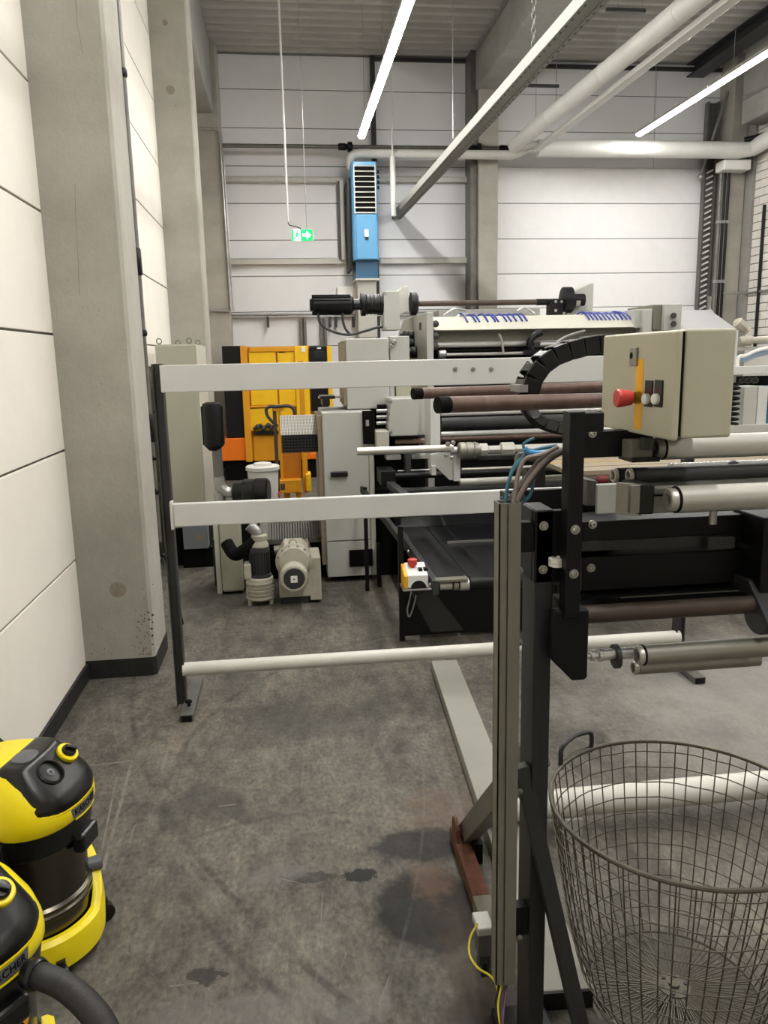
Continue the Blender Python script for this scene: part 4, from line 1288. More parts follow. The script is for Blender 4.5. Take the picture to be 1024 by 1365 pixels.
def brad(t_):
    return RB+(RT-RB)*min(1, t_)**0.62


rim = [Vector((bc.x+RT*math.cos(2*math.pi*i/56), bc.y+RT*math.sin(2*math.pi*i/56), HB)) for i in range(56)]
MB().tube(rim, 0.0065, 8, closed=True).build('rim', 'wire', bt)
nv, nh = 54, 12
wirev = None
pts = [Vector((bc.x+brad(k/10), bc.y, 0.02+(HB-0.02)*k/10)) for k in range(11)]
for i in range(nv):
    if wirev is None:
        wirev = MB().tube(pts, 0.002, 5).build('upright_wire', 'wire', bt)
    else:
        c_ = share(wirev, bt, (0, 0, 0))
        c_.rotation_euler.z = 2*math.pi*i/nv+random.uniform(-0.012, 0.012)
for k in range(nh):
    t_ = (k+0.3)/nh
    zz_ = 0.02+(HB-0.02)*t_
    rr = brad(t_)+0.003
    MB().tube([Vector((bc.x+rr*math.cos(2*math.pi*i/44), bc.y+rr*math.sin(2*math.pi*i/44), zz_+0.002*math.sin(i*2.1+k))) for i in range(44)], 0.002, 5, closed=True).build('hoop_wire', 'wire', bt)
sp = None
for i in range(84):
    if sp is None:
        sp = MB().tube([Vector((bc.x+0.03, bc.y, 0.028)), Vector((bc.x+0.12, bc.y, 0.024)), Vector((bc.x+RB, bc.y, 0.02))], 0.002, 5).build('bottom_spoke', 'wire', bt)
    else:
        c_ = share(sp, bt, (0, 0, 0)); c_.rotation_euler.z = 2*math.pi*i/84+random.uniform(-0.02, 0.02)
MB().tube([Vector((bc.x+RB*math.cos(2*math.pi*i/44), bc.y+RB*math.sin(2*math.pi*i/44), 0.02)) for i in range(44)], 0.004, 6, closed=True).build('bottom_ring', 'wire', bt)
MB().lathe((bc.x, bc.y, 0.02), (0, 0, 1), [(0.046, 0), (0.046, 0.012), (0.016, 0.013), (0.014, 0.02), (0.001, 0.021)], 20).build('hub_plate', 'wire', bt)
MB().cyl((bc.x, bc.y, 0), (bc.x, bc.y, 0.02), 0.03, n=14).build('hub_foot', 'steel_bare', bt)
for i in range(6):
    a_ = 2*math.pi*i/6
    MB().cyl((bc.x+0.035*math.cos(a_), bc.y+0.035*math.sin(a_), 0.032), (bc.x+0.035*math.cos(a_), bc.y+0.035*math.sin(a_), 0.036), 0.006, n=8).build('hub_rivet', 'dark_steel', bt)
# handle at the back left of the rim
for ac in (2.16, 2.16-math.pi):
    hp = []
    for da, dz in ((-0.21, -0.01), (-0.22, 0.03), (-0.19, 0.058), (0.0, 0.066), (0.19, 0.058), (0.22, 0.03), (0.21, -0.01)):
        hp.append(Vector((bc.x+(RT+0.004)*math.cos(ac+da), bc.y+(RT+0.004)*math.sin(ac+da), HB+dz)))
    MB().tube(curve_pts(hp, 4), 0.0075, 8).build('handle', 'dark_steel', bt)
    hb = [Vector((bc.x+(RT+0.009)*math.cos(ac-0.2+0.05*k), bc.y+(RT+0.009)*math.sin(ac-0.2+0.05*k), HB)) for k in range(9)]
    MB().tube(hb, 0.008, 6).build('handle_weld', 'wire', bt)

# ================================================================== tall beige cabinet by the wall
YT = 7.2
a, b, c, d = xz(206, 459, 262, 700, YT)
a, b = at(206, 462, Y=YT).x, at(259, 462, Y=YT).x
zt_ = at(232, 459, Y=YT).z
t = thing('electrical_cabinet', 'tall beige electrical cabinet between the left columns', 'cabinet', ((a+b)/2, YT+0.5, 0))
MB().box(a, b, YT+0.02, YT+0.95, 0.36, zt_).build('body', 'beige_paint', t, bev=0.006)
MB().box(a+0.004, b-0.004, YT, YT+0.02, 0.38, zt_-0.01).build('door', 'beige_paint', t, bev=0.004)
MB().box(b, b+0.012, YT+0.04, YT+0.9, 0.36, zt_-0.01).build('side_panel', 'beige_light', t, bev=0.003)
MB().box(a+0.03, b-0.03, YT+0.06, YT+0.9, 0.0, 0.36).build('plinth', 'black_matt', t)
for x, y in ((a+0.03, YT+0.08), (b-0.05, YT+0.08), (a+0.1, YT+0.8), (b-0.05, YT+0.8)):
    m = MB().tube([Vector((x+0.022*math.cos(2*math.pi*i/12), y, zt_+0.03+0.022*math.sin(2*math.pi*i/12))) for i in range(12)], 0.005, 6, closed=True)
    m.cyl((x, y, zt_), (x, y, zt_+0.01), 0.012, n=8)
    m.build('lifting_eye', 'steel_bare', t)
a, b, c, d = xz(244, 700, 277, 732, YT-0.1)
t = thing('small_terminal_box', 'small blue grey terminal box under the tall beige cabinet', 'box', ((a+b)/2, YT, c))
MB().box(a, b, YT-0.1, YT+0.05, c, d).build('body', mat('blue_grey', (118, 124, 128), 0.5), t, bev=0.006)
MB().box(a-0.02, b+0.03, YT-0.05, YT+0.05, 0.0, c).build('stand', 'black_matt', t)
p = at(268, 716, Y=YT-0.102)
MB().box(p.x-0.05, p.x+0.03, YT-0.103, YT-0.1, p.z-0.02, p.z+0.02).build('warning_label', 'board_tint', t)

# ================================================================== yellow cabinet unit by the back wall
YY = 12.4
t = thing('compressor_unit', 'large yellow, black and orange compressor unit at the back wall', 'compressor', (at(370, 600, Y=YY).x, YY+0.5, 0))
def yb(name, u0, v0, u1, v1, m, Y0=YY, Y1=YY+0.9, bev=0.01, par=None):
    return MB().pbox(u0, v0, u1, v1, Y0, Y1).build(name, m, par or t, bev=bev)


yb('frame', 331, 462, 440, 612, 'ochre', YY+0.05, YY+1.1)
yb('black_panel', 299, 461, 329, 583, 'black', YY+0.02, YY+1.1)
yb('orange_panel', 294, 584, 335, 614, 'orange', YY+0.02, YY+1.1)
yb('corner_post', 324, 461, 333, 616, 'ochre', YY-0.02, YY+0.1)
yb('top_rail', 332, 462, 395, 469, 'ochre', YY-0.02, YY+0.1)
yb('door', 333, 469, 369, 540, 'yellow', YY-0.0, YY+0.08)
yb('door', 371, 469, 394, 540, 'yellow', YY-0.0, YY+0.08)
yb('cross_rail', 333, 540, 396, 543, 'ochre', YY-0.02, YY+0.05)
yb('door', 333, 544, 394, 574, 'yellow', YY-0.0, YY+0.08)
yb('shelf', 338, 575, 372, 579, 'black', YY-0.06, YY+0.08)
yb('lower_panel', 338, 580, 394, 614, 'ochre', YY+0.02, YY+0.08)
yb('corner_post', 395, 461, 413, 600, 'yellow', YY-0.04, YY+0.15)
cp = yb('control_panel', 414, 461, 437, 548, 'black_plastic', YY-0.02, YY+0.15)
yb('display', 419, 468, 432, 477, 'glass_dark', YY-0.03, YY-0.02, 0.004, cp)
yb('name_plate', 423, 463, 428, 465, 'label_white', YY-0.024, YY-0.02, 0, cp)
yb('corner_post', 438, 461, 444, 600, 'yellow', YY-0.02, YY+0.15)
yb('label', 402, 462, 407, 469, 'label_white', YY-0.045, YY-0.04, 0)
yb('latch', 372, 468, 380, 470, 'black', YY-0.01, YY, 0)
yb('orange_panel', 396, 604, 444, 612, 'orange', YY+0.02, YY+0.5)
a, b, c, d = xz(300, 610, 442, 620, YY+0.1)
MB().box(a, b, YY+0.1, YY+1.0, 0, d+0.05).build('plinth', 'black_matt', t)

# ochre hand stacker in front of it
YS = 9.9
def sb(par, name, u0, v0, u1, v1, m, Y0, Y1, bev=0.006):
    return MB().pbox(u0, v0, u1, v1, Y0, Y1).build(name, m, par, bev=bev)


t = thing('hand_stacker', 'ochre hand stacker with mast and hydraulic hose behind the mesh guard', 'stacker', (at(392, 650, Y=YS).x, YS+0.2, 0))
for u0, u1, v0, v1 in ((366, 371, 542, 660), (372, 376, 542, 640), (401, 408, 480, 657)):
    sb(t, 'mast_post', u0, v0, u1, v1, 'ochre' if u0 != 366 else 'brown_dark', YS, YS+0.08)
sb(t, 'mast_head', 364, 540, 378, 548, 'ochre', YS-0.02, YS+0.12)
sb(t, 'back_plate', 376, 560, 401, 638, mat('ochre_deep', (186, 116, 16), 0.5), YS+0.06, YS+0.09)
sb(t, 'pump_housing', 373, 640, 402, 657, 'ochre', YS-0.12, YS+0.12)
sb(t, 'pump_window', 374, 645, 380, 653, 'brown_dark', YS-0.125, YS-0.118, 0)
sb(t, 'battery_box', 408, 632, 415, 655, 'yellow', YS-0.06, YS+0.2)
for u in (383, 399):
    p = at(u, 662, Y=YS)
    MB().cyl((p.x-0.03, YS, 0.075), (p.x+0.03, YS, 0.075), 0.075, n=18).build('wheel', 'dark_steel', t)
    MB().box(p.x-0.04, p.x+0.04, YS-0.03, YS+0.03, 0.07, at(u, 655, Y=YS).z).build('fork_leg', 'ochre', t)
MB().tube(curve_pts([at(u, v, Y=YS-0.02) for u, v in ((365, 564), (357, 555), (355, 546), (360, 542), (370, 542), (384, 541), (391, 545), (393, 553))]), 0.02, 8).build('hydraulic_hose', 'dark_steel', t)
m = MB()
for k in range(9):
    q = at(340+k*3.6, 571-(k % 3)*2, Y=YY-0.05)
    m.ball(q, 0.03+0.012*(k % 2), 8, 6)
t2 = m.build('rag_pile', 'dark_steel')
tag(t2, 'heap of dark rags on the yellow compressor shelf', 'rags')
t2['kind'] = 'stuff'

# white bucket
YB_ = 8.3
p = at(352, 660, Y=YB_)
zb_, zt_ = 0.0, at(353, 622, Y=YB_).z
r = 21*YB_/FPX
t = thing('plastic_bucket', 'white plastic bucket with lid beside the black filter drum', 'bucket', (p.x, YB_, 0))
MB().lathe((p.x, YB_, 0.0), (0, 0, 1), [(r*0.82, 0), (r*0.97, zt_-0.02), (r*0.97, zt_)], 28).build('pail', 'bucket', t)
MB().lathe((p.x, YB_, zt_), (0, 0, 1), [(r*1.0, -0.035), (r*1.06, -0.03), (r*1.06, 0.005), (r*0.98, 0.015), (r*0.6, 0.015), (r*0.55, 0.04), (r*0.2, 0.05)], 28).build('lid', 'bucket', t)
MB().lathe((p.x+r*0.93, YB_-0.1, zt_*0.62), (1, -0.4, 0), [(0.03, 0), (0.035, 0.006), (0.02, 0.01)], 12).build('handle_boss', 'red', t)
q = at(357, 645, Y=YB_-r)
MB().box(q.x-0.03, q.x+0.05, YB_-r*0.99, YB_-r*0.9, q.z-0.09, q.z+0.05).build('paper_label', 'label_white', t)

# black air filter on its pipe
YK = 6.55
p = at(284, 568, Y=YK)
t = thing('air_filter', 'black cylindrical air filter on a grey pipe beside beige cabinet', 'filter', (p.x, YK, 0.3))
r = 13*YK/FPX
z0, z1 = at(285, 597, Y=YK).z, at(284, 538, Y=YK).z
MB().lathe((p.x, YK, z0), (0, 0, 1), [(r*0.55, -0.02), (r*0.75, 0.0), (r, 0.02), (r, z1-z0-0.03), (r*0.92, z1-z0), (r*0.6, z1-z0+0.012)], 24).build('canister', 'black', t)
for dx in (-1, 1):
    MB().box(p.x+dx*r*0.98-0.008, p.x+dx*r*0.98+0.008, YK-0.02, YK+0.02, z0+0.03, z1-0.02).build('clip', 'black_plastic', t)
zc_ = at(294, 640, Y=YK).z
q = at(289, 645, Y=YK)
MB().cyl((p.x+0.02, YK, z0), (p.x+0.02, YK, zc_+0.02), 0.04, n=16).build('down_pipe', 'steel_bare', t)
el = curve_pts([(p.x+0.02, YK, zc_+0.03), (p.x+0.03, YK, zc_-0.05), (p.x+0.08, YK, zc_-0.1), (p.x+0.16, YK, zc_-0.11), (p.x+0.22, YK, zc_-0.12)], 6)
MB().tube(el, 0.045, 14).build('elbow', 'galv', t)
MB().lathe((p.x+0.13, YK, zc_-0.105), (1, 0, -0.05), [(0.05, 0), (0.05, 0.03)], 16).build('clamp', 'steel_bare', t)
MB().tube([(p.x+0.02, YK+0.02, zc_-0.1), (p.x+0.02, YK+0.02, 0.38)], 0.05, 14).build('stand_pipe', 'galv', t)
MB().lathe((p.x+0.02, YK+0.02, zc_-0.26), (0, 0, 1), [(0.065, 0), (0.065, 0.05)], 16).build('clamp', 'galv', t)
MB().box(p.x-0.06, p.x+0.1, YK-0.06, YK+0.1, 0.0, 0.4).build('support_block', 'dark_steel', t)
c0 = Vector((p.x+0.22, YK-0.05, at(330, 655, Y=YK).z))
dm = MB().lathe(c0, (1, -0.15, 0), [(0.06, -0.09), (0.085, -0.08), (0.085, 0), (0.105, 0.0), (0.112, 0.01), (0.112, 0.10), (0.118, 0.105), (0.118, 0.195), (0.10, 0.21)], 26).build('filter_drum', 'black_plastic', t)

# beige pump enclosure, side channel blower and gear motor on the floor
a, b, c, d = xz(286, 690, 326, 766, 6.25)
t = thing('pump_enclosure', 'beige pump enclosure standing on the floor behind the lower rail', 'machine', ((a+b)/2, 6.4, 0))
MB().box(a, a+0.04, 6.25, 6.5, 0.0, d).build('edge_profile', 'beige_light', t, bev=0.004)
MB().box(a+0.045, b-0.02, 6.22, 6.5, 0.02, d).build('front_panel', 'beige_paint', t, bev=0.02)
MB().box(b-0.02, b+0.12, 6.3, 6.55, 0.03, d*0.9).build('dark_side', 'black_matt', t)

YU = 5.95
p = at(346, 760, Y=YU)
t = thing('side_channel_blower', 'cream side channel blower standing upright with ribbed motor', 'blower', (p.x, YU, 0))
r = 20*YU/FPX
prof = [(r*0.7, 0.03)]
for k in range(5):
    prof += [(r*0.98, 0.05+0.028*k), (r*0.98, 0.068+0.028*k), (r*0.93, 0.07+0.028*k)]
prof += [(r*0.9, 0.21), (r*0.5, 0.225)]
MB().lathe((p.x, YU, 0), (0, 0, 1), prof, 30).build('impeller_housing', 'pump', t)
m = MB().lathe((p.x+0.005, YU, 0.215), (0, 0, 1), [(0.085, 0), (0.085, 0.02), (0.07, 0.025), (0.07, 0.2), (0.075, 0.2), (0.075, 0.235), (0.05, 0.25)], 24)
m.build('motor', 'dark_steel', t)
for k in range(20):
    a_ = 2*math.pi*k/20
    q = Vector((p.x+0.005+0.073*math.cos(a_), YU+0.073*math.sin(a_), 0.33))
    MB().obox(q, Vector((math.cos(a_), math.sin(a_), 0))*0.007, Vector((-math.sin(a_), math.cos(a_), 0))*0.0025, (0, 0, 0.085)).build('cooling_fin', 'dark_steel', t)
MB().box(p.x-0.115, p.x-0.06, YU-0.07, YU+0.05, 0.21, 0.33).build('silencer_port', 'pump', t, bev=0.01)
for dx in (-0.08, 0.08):
    MB().cyl((p.x+dx, YU-0.04, 0), (p.x+dx, YU-0.04, 0.06), 0.018, n=10).build('foot', 'pump', t)
e0 = Vector((p.x+0.01, YU, 0.44))
MB().lathe(e0, (0, 0, 1), [(0.065, 0), (0.07, 0.02), (0.055, 0.06), (0.06, 0.07), (0.06, 0.10), (0.04, 0.11)], 20).build('cap', 'pump', t)
MB().tube(curve_pts([e0+Vector((0, 0, 0.08)), e0+Vector((-0.02, 0, 0.13)), e0+Vector((-0.07, 0.0, 0.18))]), 0.045, 14).build('outlet_elbow', 'galv', t)
MB().tube(curve_pts([e0+Vector((-0.02, 0.0, 0.06)), e0+Vector((-0.12, 0.02, -0.02)), e0+Vector((-0.2, 0.08, -0.06)), e0+Vector((-0.26, 0.15, 0.02))]), 0.05, 12).build('suction_hose', 'black_matt', t)

YM_ = 5.75
p = at(397, 766, Y=YM_)
t = thing('gear_motor', 'round faced cream gear motor lying on the floor, fan cover to camera', 'motor', (p.x, YM_+0.2, 0))
xa, xb, c, d = xz(371, 735, 414, 790, YM_+0.1)
hx = (xa+xb)/2
MB().prism([(xa, 0.06), (xb, 0.06), (xb, d-0.04), (xb-0.05, d+0.015), (xa+0.05, d+0.015), (xa, d-0.07)], YM_+0.1, YM_+0.5, 'y').build('gear_housing', 'pump', t, bev=0.012)
cz = at(394, 768, Y=YM_).z
MB().lathe((hx, YM_+0.11, cz+0.09), (0, -1, 0), [(0.14, 0), (0.14, 0.02), (0.12, 0.03), (0.11, 0.045), (0.05, 0.05)], 30).build('flange', 'pump', t)
MB().lathe((hx-0.005, YM_+0.08, cz), (0, -1, 0), [(0.095, 0), (0.105, 0.02), (0.108, 0.14), (0.10, 0.16), (0.085, 0.165), (0.08, 0.158), (0.001, 0.158)], 32).build('fan_cover', 'pump', t)
MB().lathe((hx-0.005, YM_-0.079, cz), (0, -1, 0), [(0.078, 0), (0.076, 0.003), (0.001, 0.003)], 28).build('fan_grille', 'dark_steel', t)
MB().box(hx-0.03, hx+0.02, YM_-0.088, YM_-0.08, cz-0.025, cz+0.025).build('name_plate', 'label_white', t)
MB().cyl((hx-0.005, YM_-0.09, cz), (hx-0.005, YM_-0.086, cz), 0.006, n=8).build('centre_screw', 'black', t)
for k in range(6):
    a_ = math.pi*(0.1+0.8*k/5)
    bolt(t, Vector((hx+0.122*math.cos(a_), YM_+0.085, cz+0.09+0.122*math.sin(a_))), r=0.008)
x2 = at(428, 760, Y=YM_+0.1).x
MB().box(xb-0.01, x2, YM_+0.12, YM_+0.46, 0.02, d-0.06).build('terminal_box', 'pump', t, bev=0.01)
MB().tube([Vector((hx+0.03*math.cos(2*math.pi*i/12), YM_+0.25, d+0.03+0.03*math.sin(2*math.pi*i/12))) for i in range(12)], 0.008, 6, closed=True).build('lifting_eye', 'pump', t)
MB().box(xa+0.01, xb-0.02, YM_+0.14, YM_+0.45, 0, 0.07).build('base', 'dark_steel', t)
# ribbed step plate and silver pipe behind them
a, b, c, d = xz(358, 700, 436, 724, 6.6)
t = thing('ribbed_step', 'grey ribbed step plate behind the gear motor', 'step', ((a+b)/2, 6.8, 0))
MB().prism([(6.6, c), (7.1, d+0.05), (7.1, d+0.07), (6.6, c+0.02)], a, b, 'x').build('tread', 'steel_bare', t)
for k in range(22):
    x = a+(b-a)*(k+0.5)/22
    MB().prism([(6.6, c+0.02), (7.1, d+0.07), (7.1, d+0.09), (6.6, c+0.04)], x-0.007, x+0.007, 'x').build('rib', 'steel_bare', t)
MB().box(a, b, 6.62, 7.1, 0, c).build('riser', 'black_matt', t)
p, q = at(366, 734, Y=6.5), at(408, 727, Y=6.5)
tag(MB().cyl(p, q, 0.04, n=16).cyl(q, q+Vector((0.03, 0, 0.01)), 0.055, n=16).cyl(Vector((p.x+0.05, 6.5, 0)), Vector((p.x+0.05, 6.5, p.z)), 0.02, n=8).build('silver_pipe', 'alu_worn'), 'short silver pipe lying behind the gear motor', 'pipe')

# ================================================================== the large grey machine behind the guard frame
M['cover_dull'] = mat('dull_grey_cover', (128, 129, 128), 0.55, var=0.05)
mc = thing('coating_machine', 'large light grey machine with rollers spanning behind the guard frame', 'machine', (at(700, 600, Y=7.5).x, 7.5, 0))
GP = 'grey_paint'


def mb(name, u0, v0, u1, v1, m, Y0, Y1, bev=0.005, par=None):
    return MB().pbox(u0, v0, u1, v1, Y0, Y1).build(name, m, par or mc, bev=bev)


# side cabinet on the floor
a, b, c, d = xz(433, 549, 500, 775, 6.4)
sc_ = MB().box(a, b, 6.42, 7.15, 0.05, d).build('side_cabinet', GP, mc, bev=0.008)
zs = at(465, 721, Y=6.4).z
MB().box(a+0.004, b-0.045, 6.4, 6.42, zs+0.006, d-0.004).build('cabinet_door', GP, sc_, bev=0.004)
MB().box(a+0.004, b-0.045, 6.4, 6.42, 0.05, zs-0.006).build('cabinet_door', GP, sc_, bev=0.004)
MB().box(b-0.04, b, 6.4, 6.42, 0.05, d-0.25).build('corner_strip', 'beige_light', sc_, bev=0.003)
MB().box(a-0.035, a, 6.44, 7.1, 0.15, d-0.03).build('side_flange', 'board_tint', sc_)
MB().pbox(441, 629, 464, 636, 6.365, 6.4).build('handle', 'black_plastic', sc_, bev=0.006)
MB().pbox(466, 733, 497, 755, 6.385, 6.4).build('black_inset', 'black_matt', sc_)  # flat black slab drawn for the recess
MB().box(a+0.03, b-0.03, 6.5, 7.1, 0, 0.05).build('cabinet_plinth', 'black_matt', sc_)
mb('dark_recess', 484, 548, 500, 592, 'black_matt', 6.37, 6.41, 0)
mb('recess_knob', 488, 560, 492, 568, 'galv', 6.35, 6.37, 0)
for u0, v0, u1, v1 in ((427, 528, 447, 532), (430, 532, 440, 541)):
    mb('cabinet_latch', u0, v0, u1, v1, 'black_plastic', 6.6, 6.9, 0.003)
mb('tray', 425, 529, 456, 531, 'white_paint', 6.95, 7.1, 0.002)
# angled guards
g_ = mb('guard_cover', 462, 451, 519, 545, GP, 6.62, 7.3, 0.008)
a, b, c, d = xz(455, 455, 462, 540, 6.62)
MB().box(a+0.02, b+0.01, 6.64, 7.2, c, d).build('guard_side_tint', 'board_tint', g_)  # tan colour stands in for beige light reflected onto the grey cover
mb('guard_foot', 464, 545, 519, 549, 'black_matt', 6.66, 7.2)
mb('bearing_box', 520, 448, 546, 480, GP, 6.75, 7.3)
bolt(mc, at(525, 456, Y=6.75), r=0.02, h=0.03, name='knob')
bolt(mc, at(521, 461, Y=6.75), r=0.016, h=0.03, name='knob')
z_ = [at(545, v, Y=6.3).z for v in (531, 581)]
xs = [at(u, 556, Y=6.3).x for u in (521, 518, 568)]
MB().prism([(xs[0], z_[0]), (xs[2], z_[0]), (xs[2]-0.01, z_[1]), (xs[1]+0.01, z_[1]), (xs[1], z_[1]+0.05)], 6.3, 6.75, 'y').build('guard_cover', GP, mc, bev=0.008)
for v in (534, 575):
    bolt(mc, at(520, v, Y=6.3), r=0.014, h=0.02)
mb('guard_column', 520, 514, 526, 532, GP, 6.7, 6.9)
mb('guard_column', 528, 514, 548, 532, 'beige_paint', 6.75, 6.95)
# left and right side frames
Y1, Y2 = 6.8, 8.5
x0, x1 = at(569, 447, Y=Y1).x, at(578, 447, Y=Y1).x
zt_ = at(573, 416, Y=Y1).z
MB().prism([(Y1, 0.0), (Y2, 0.0), (Y2, zt_-0.12), (Y2-0.35, zt_), (Y1, zt_)], x0, x1, 'x').build('side_frame', GP, mc, bev=0.006)
# belt pulleys on the left frame
for v, yy, r in ((447, 7.5, 0.04), (458, 7.5, 0.06), (470, 7.35, 0.055)):
    p = at(550, v, Y=yy)
    MB().lathe((x0, yy, p.z), (-1, 0, 0), [(r, 0), (r, 0.05), (r*0.8, 0.055), (r*0.8, 0.07), (r, 0.075), (r, 0.1), (0.02, 0.1), (0.02, 0.13)], 22).build('pulley', 'black', mc)
mb('drive_strip', 545, 446, 551, 478, 'black', 7.5, 7.54, 0.003)
mb('scale_label', 559, 430, 562, 440, 'dark_steel', 6.9, 6.905, 0)
xr0, xr1 = at(858, 430, Y=Y1).x, at(872, 430, Y=Y1).x
MB().prism([(Y1, 0.0), (Y2, 0.0), (Y2, zt_), (Y1, zt_)], xr0, xr0+0.08, 'x').build('side_frame', GP, mc, bev=0.006)
# drive motor, gearbox and shaft on top
YD = 7.5
zx = at(470, 406, Y=YD).z
def lx(u):
    return at(u, 406, Y=YD).x


sy = YD/FPX
m = MB().lathe((lx(413), YD, zx), (1, 0, 0), [(sy*7, 0), (sy*8, 0.01), (sy*8, 0.03), (sy*11.5, 0.035), (sy*11.5, lx(469)-lx(413)), (sy*9, lx(471)-lx(413))], 20)
dm = m.build('drive_motor', 'black', mc)
for k in range(14):
    a_ = 2*math.pi*k/14
    q = Vector(((lx(416)+lx(467))/2, YD+sy*11.8*math.cos(a_), zx+sy*11.8*math.sin(a_)))
    MB().obox(q, ((lx(467)-lx(416))/2, 0, 0), Vector((0, math.cos(a_), math.sin(a_)))*0.008, Vector((0, -math.sin(a_), math.cos(a_)))*0.003).build('cooling_fin', 'black', dm)
MB().cyl((lx(469), YD, zx), (lx(483), YD, zx), sy*7, n=16).build('motor_neck', 'black_plastic', mc)
MB().lathe((lx(481), YD, zx), (1, 0, 0), [(sy*15, 0), (sy*15, 0.04), (sy*12.5, 0.05), (sy*12.5, lx(505)-lx(481)), (sy*14, lx(506)-lx(481)), (sy*14, lx(512)-lx(481))], 10).build('gearbox', 'black', mc)
for k in range(4):
    u = 488+k*5
    MB().lathe((lx(u), YD, zx), (1, 0, 0), [(sy*13, 0), (sy*13.2, 0.004), (sy*13.2, 0.014), (sy*13, 0.018)], 10).build('gearbox_rib', 'black_plastic', mc)
mb('gearbox_flange', 512, 388, 533, 440, GP, YD-0.1, YD+0.15)
for u, v in ((513, 391), (513, 437)):
    bolt(mc, at(u, v, Y=YD-0.1), r=0.012)
z_ = [at(538, v, Y=YD-0.02).z for v in (381, 421)]
xs = [at(u, 400, Y=YD-0.02).x for u in (530, 538, 545)]
MB().prism([(xs[0], z_[1]), (xs[2], z_[1]+0.05), (xs[2], z_[0]-0.005), (xs[1], z_[0]), (xs[0], z_[0]-0.06)], YD-0.02, YD+0.3, 'y').build('shaft_plate', 'white_paint', mc, bev=0.004)
MB().lathe((lx(546), YD, zx), (1, 0, 0), [(sy*9, 0), (sy*15, 0.01), (sy*15, 0.06), (sy*12, 0.075), (sy*5, 0.085)], 12).build('shaft_hub', 'black', mc)
MB().cyl((lx(556), YD, zx), (lx(745), YD, zx), sy*3.6, n=16).build('drive_shaft', 'brown_dark', mc)
MB().cyl((lx(715), YD, zx), (lx(742), YD, zx), sy*4.2, n=16).build('shaft_sleeve', 'black', mc)
m = MB()
p = at(748, 408, Y=YD-0.05)
m.pbox(733, 398, 757, 425, YD-0.06, YD+0.06)
m.build('shaft_bearing', 'black', mc, bev=0.015)
for u, v in ((741, 402), (749, 402), (741, 414), (752, 418)):
    bolt(mc, at(u, v, Y=YD-0.06), r=0.01)
p = at(757, 400, Y=YD)
MB().lathe((p.x, YD, p.z), (1, 0, 0), [(sy*12, -0.06), (sy*17, -0.05), (sy*17, 0.03), (sy*8, 0.04), (sy*8, 0.16)], 20).build('shaft_hub', 'black', mc)
MB().lathe((at(766, 401, Y=YD).x, YD, zx), (1, 0, 0), [(sy*8, 0), (sy*8, 0.04)], 16).build('hub_ring', 'galv', mc)
z_ = [at(775, v, Y=YD+0.05).z for v in (378, 419)]
xs = [at(u, 400, Y=YD+0.05).x for u in (760, 787, 791)]
MB().prism([(xs[0], z_[1]-0.05), (xs[2], z_[1]-0.05), (xs[2], z_[0]), (xs[1], z_[0]), (xs[0], z_[0]-0.09)], YD+0.05, YD+0.3, 'y').build('shaft_plate', GP, mc, bev=0.004)
MB().tube(curve_pts([at(u, v, Y=YD-0.03) for u, v in ((424, 417), (428, 432), (444, 442), (466, 446), (488, 441), (505, 436), (513, 437))]), 0.012, 8).build('motor_cable', 'dark_steel', mc)
MB().tube(curve_pts([at(u, v, Y=YD-0.03) for u, v in ((457, 416), (457, 426), (460, 437), (466, 445))]), 0.012, 8).build('motor_cable', 'dark_steel', mc)

# top cover beam, recess and rollers between the frames
YA = 6.85
xa_, xb_ = at(579, 430, Y=YA).x, at(861, 430, Y=YA).x
zA = [at(579, v, Y=YA).z for v in (424.5, 440.5, 457)]
MB().prism([(YA, zA[1]), (YA+0.14, zA[0]+0.02), (YA+0.6, zA[0]+0.02), (YA+0.6, zA[1]), (YA+0.05, zA[1]-0.005)], xa_, xb_, 'x').build('cover_beam', 'beige_light', mc, bev=0.006)
MB().box(xa_, xb_, YA+0.1, YA+0.5, zA[2], zA[1]).build('recess_panel', 'trunk', mc)
MB().box(xa_, xr0, YA+0.45, YA+0.5, 0.9, zA[2]).build('back_panel', 'black_matt', mc)
mb('top_shelf', 585, 412, 720, 421, 'galv', YA+0.55, YA+0.8, 0.004)
mb('top_shelf', 790, 414, 858, 421, GP, YA+0.55, YA+0.8, 0.004)


def mroll(name, m, u0, u1, v, Y, rpx, n=18):
    p = at(u0, v, Y=Y)
    return MB().cyl(p, (at(u1, v, Y=Y).x, Y, p.z), rpx*(Y+0.1)/FPX, n=n).build(name, m, mc)


mroll('roller', 'chrome', 583, 860, 460, YA+0.08, 4.2)
mroll('roller', 'black_plastic', 583, 860, 467, YA+0.15, 4.5)
mroll('guide_bar', 'chrome', 592, 860, 473, YA+0.02, 2.2)
p = at(588, 472, Y=YA+0.02)
MB().lathe((p.x, YA+0.02, p.z), (1, 0, 0), [(0.03, -0.02), (0.036, 0), (0.036, 0.04), (0.02, 0.05)], 16).build('roller_bearing', 'galv', mc)
for v in (432, 448, 462):
    p = at(580, v, Y=YA)
    MB().lathe((p.x, YA-0.01, p.z), (0, -1, 0), [(0.028, 0), (0.03, 0.02), (0.015, 0.03)], 12).build('adjuster', 'dark_steel', mc)
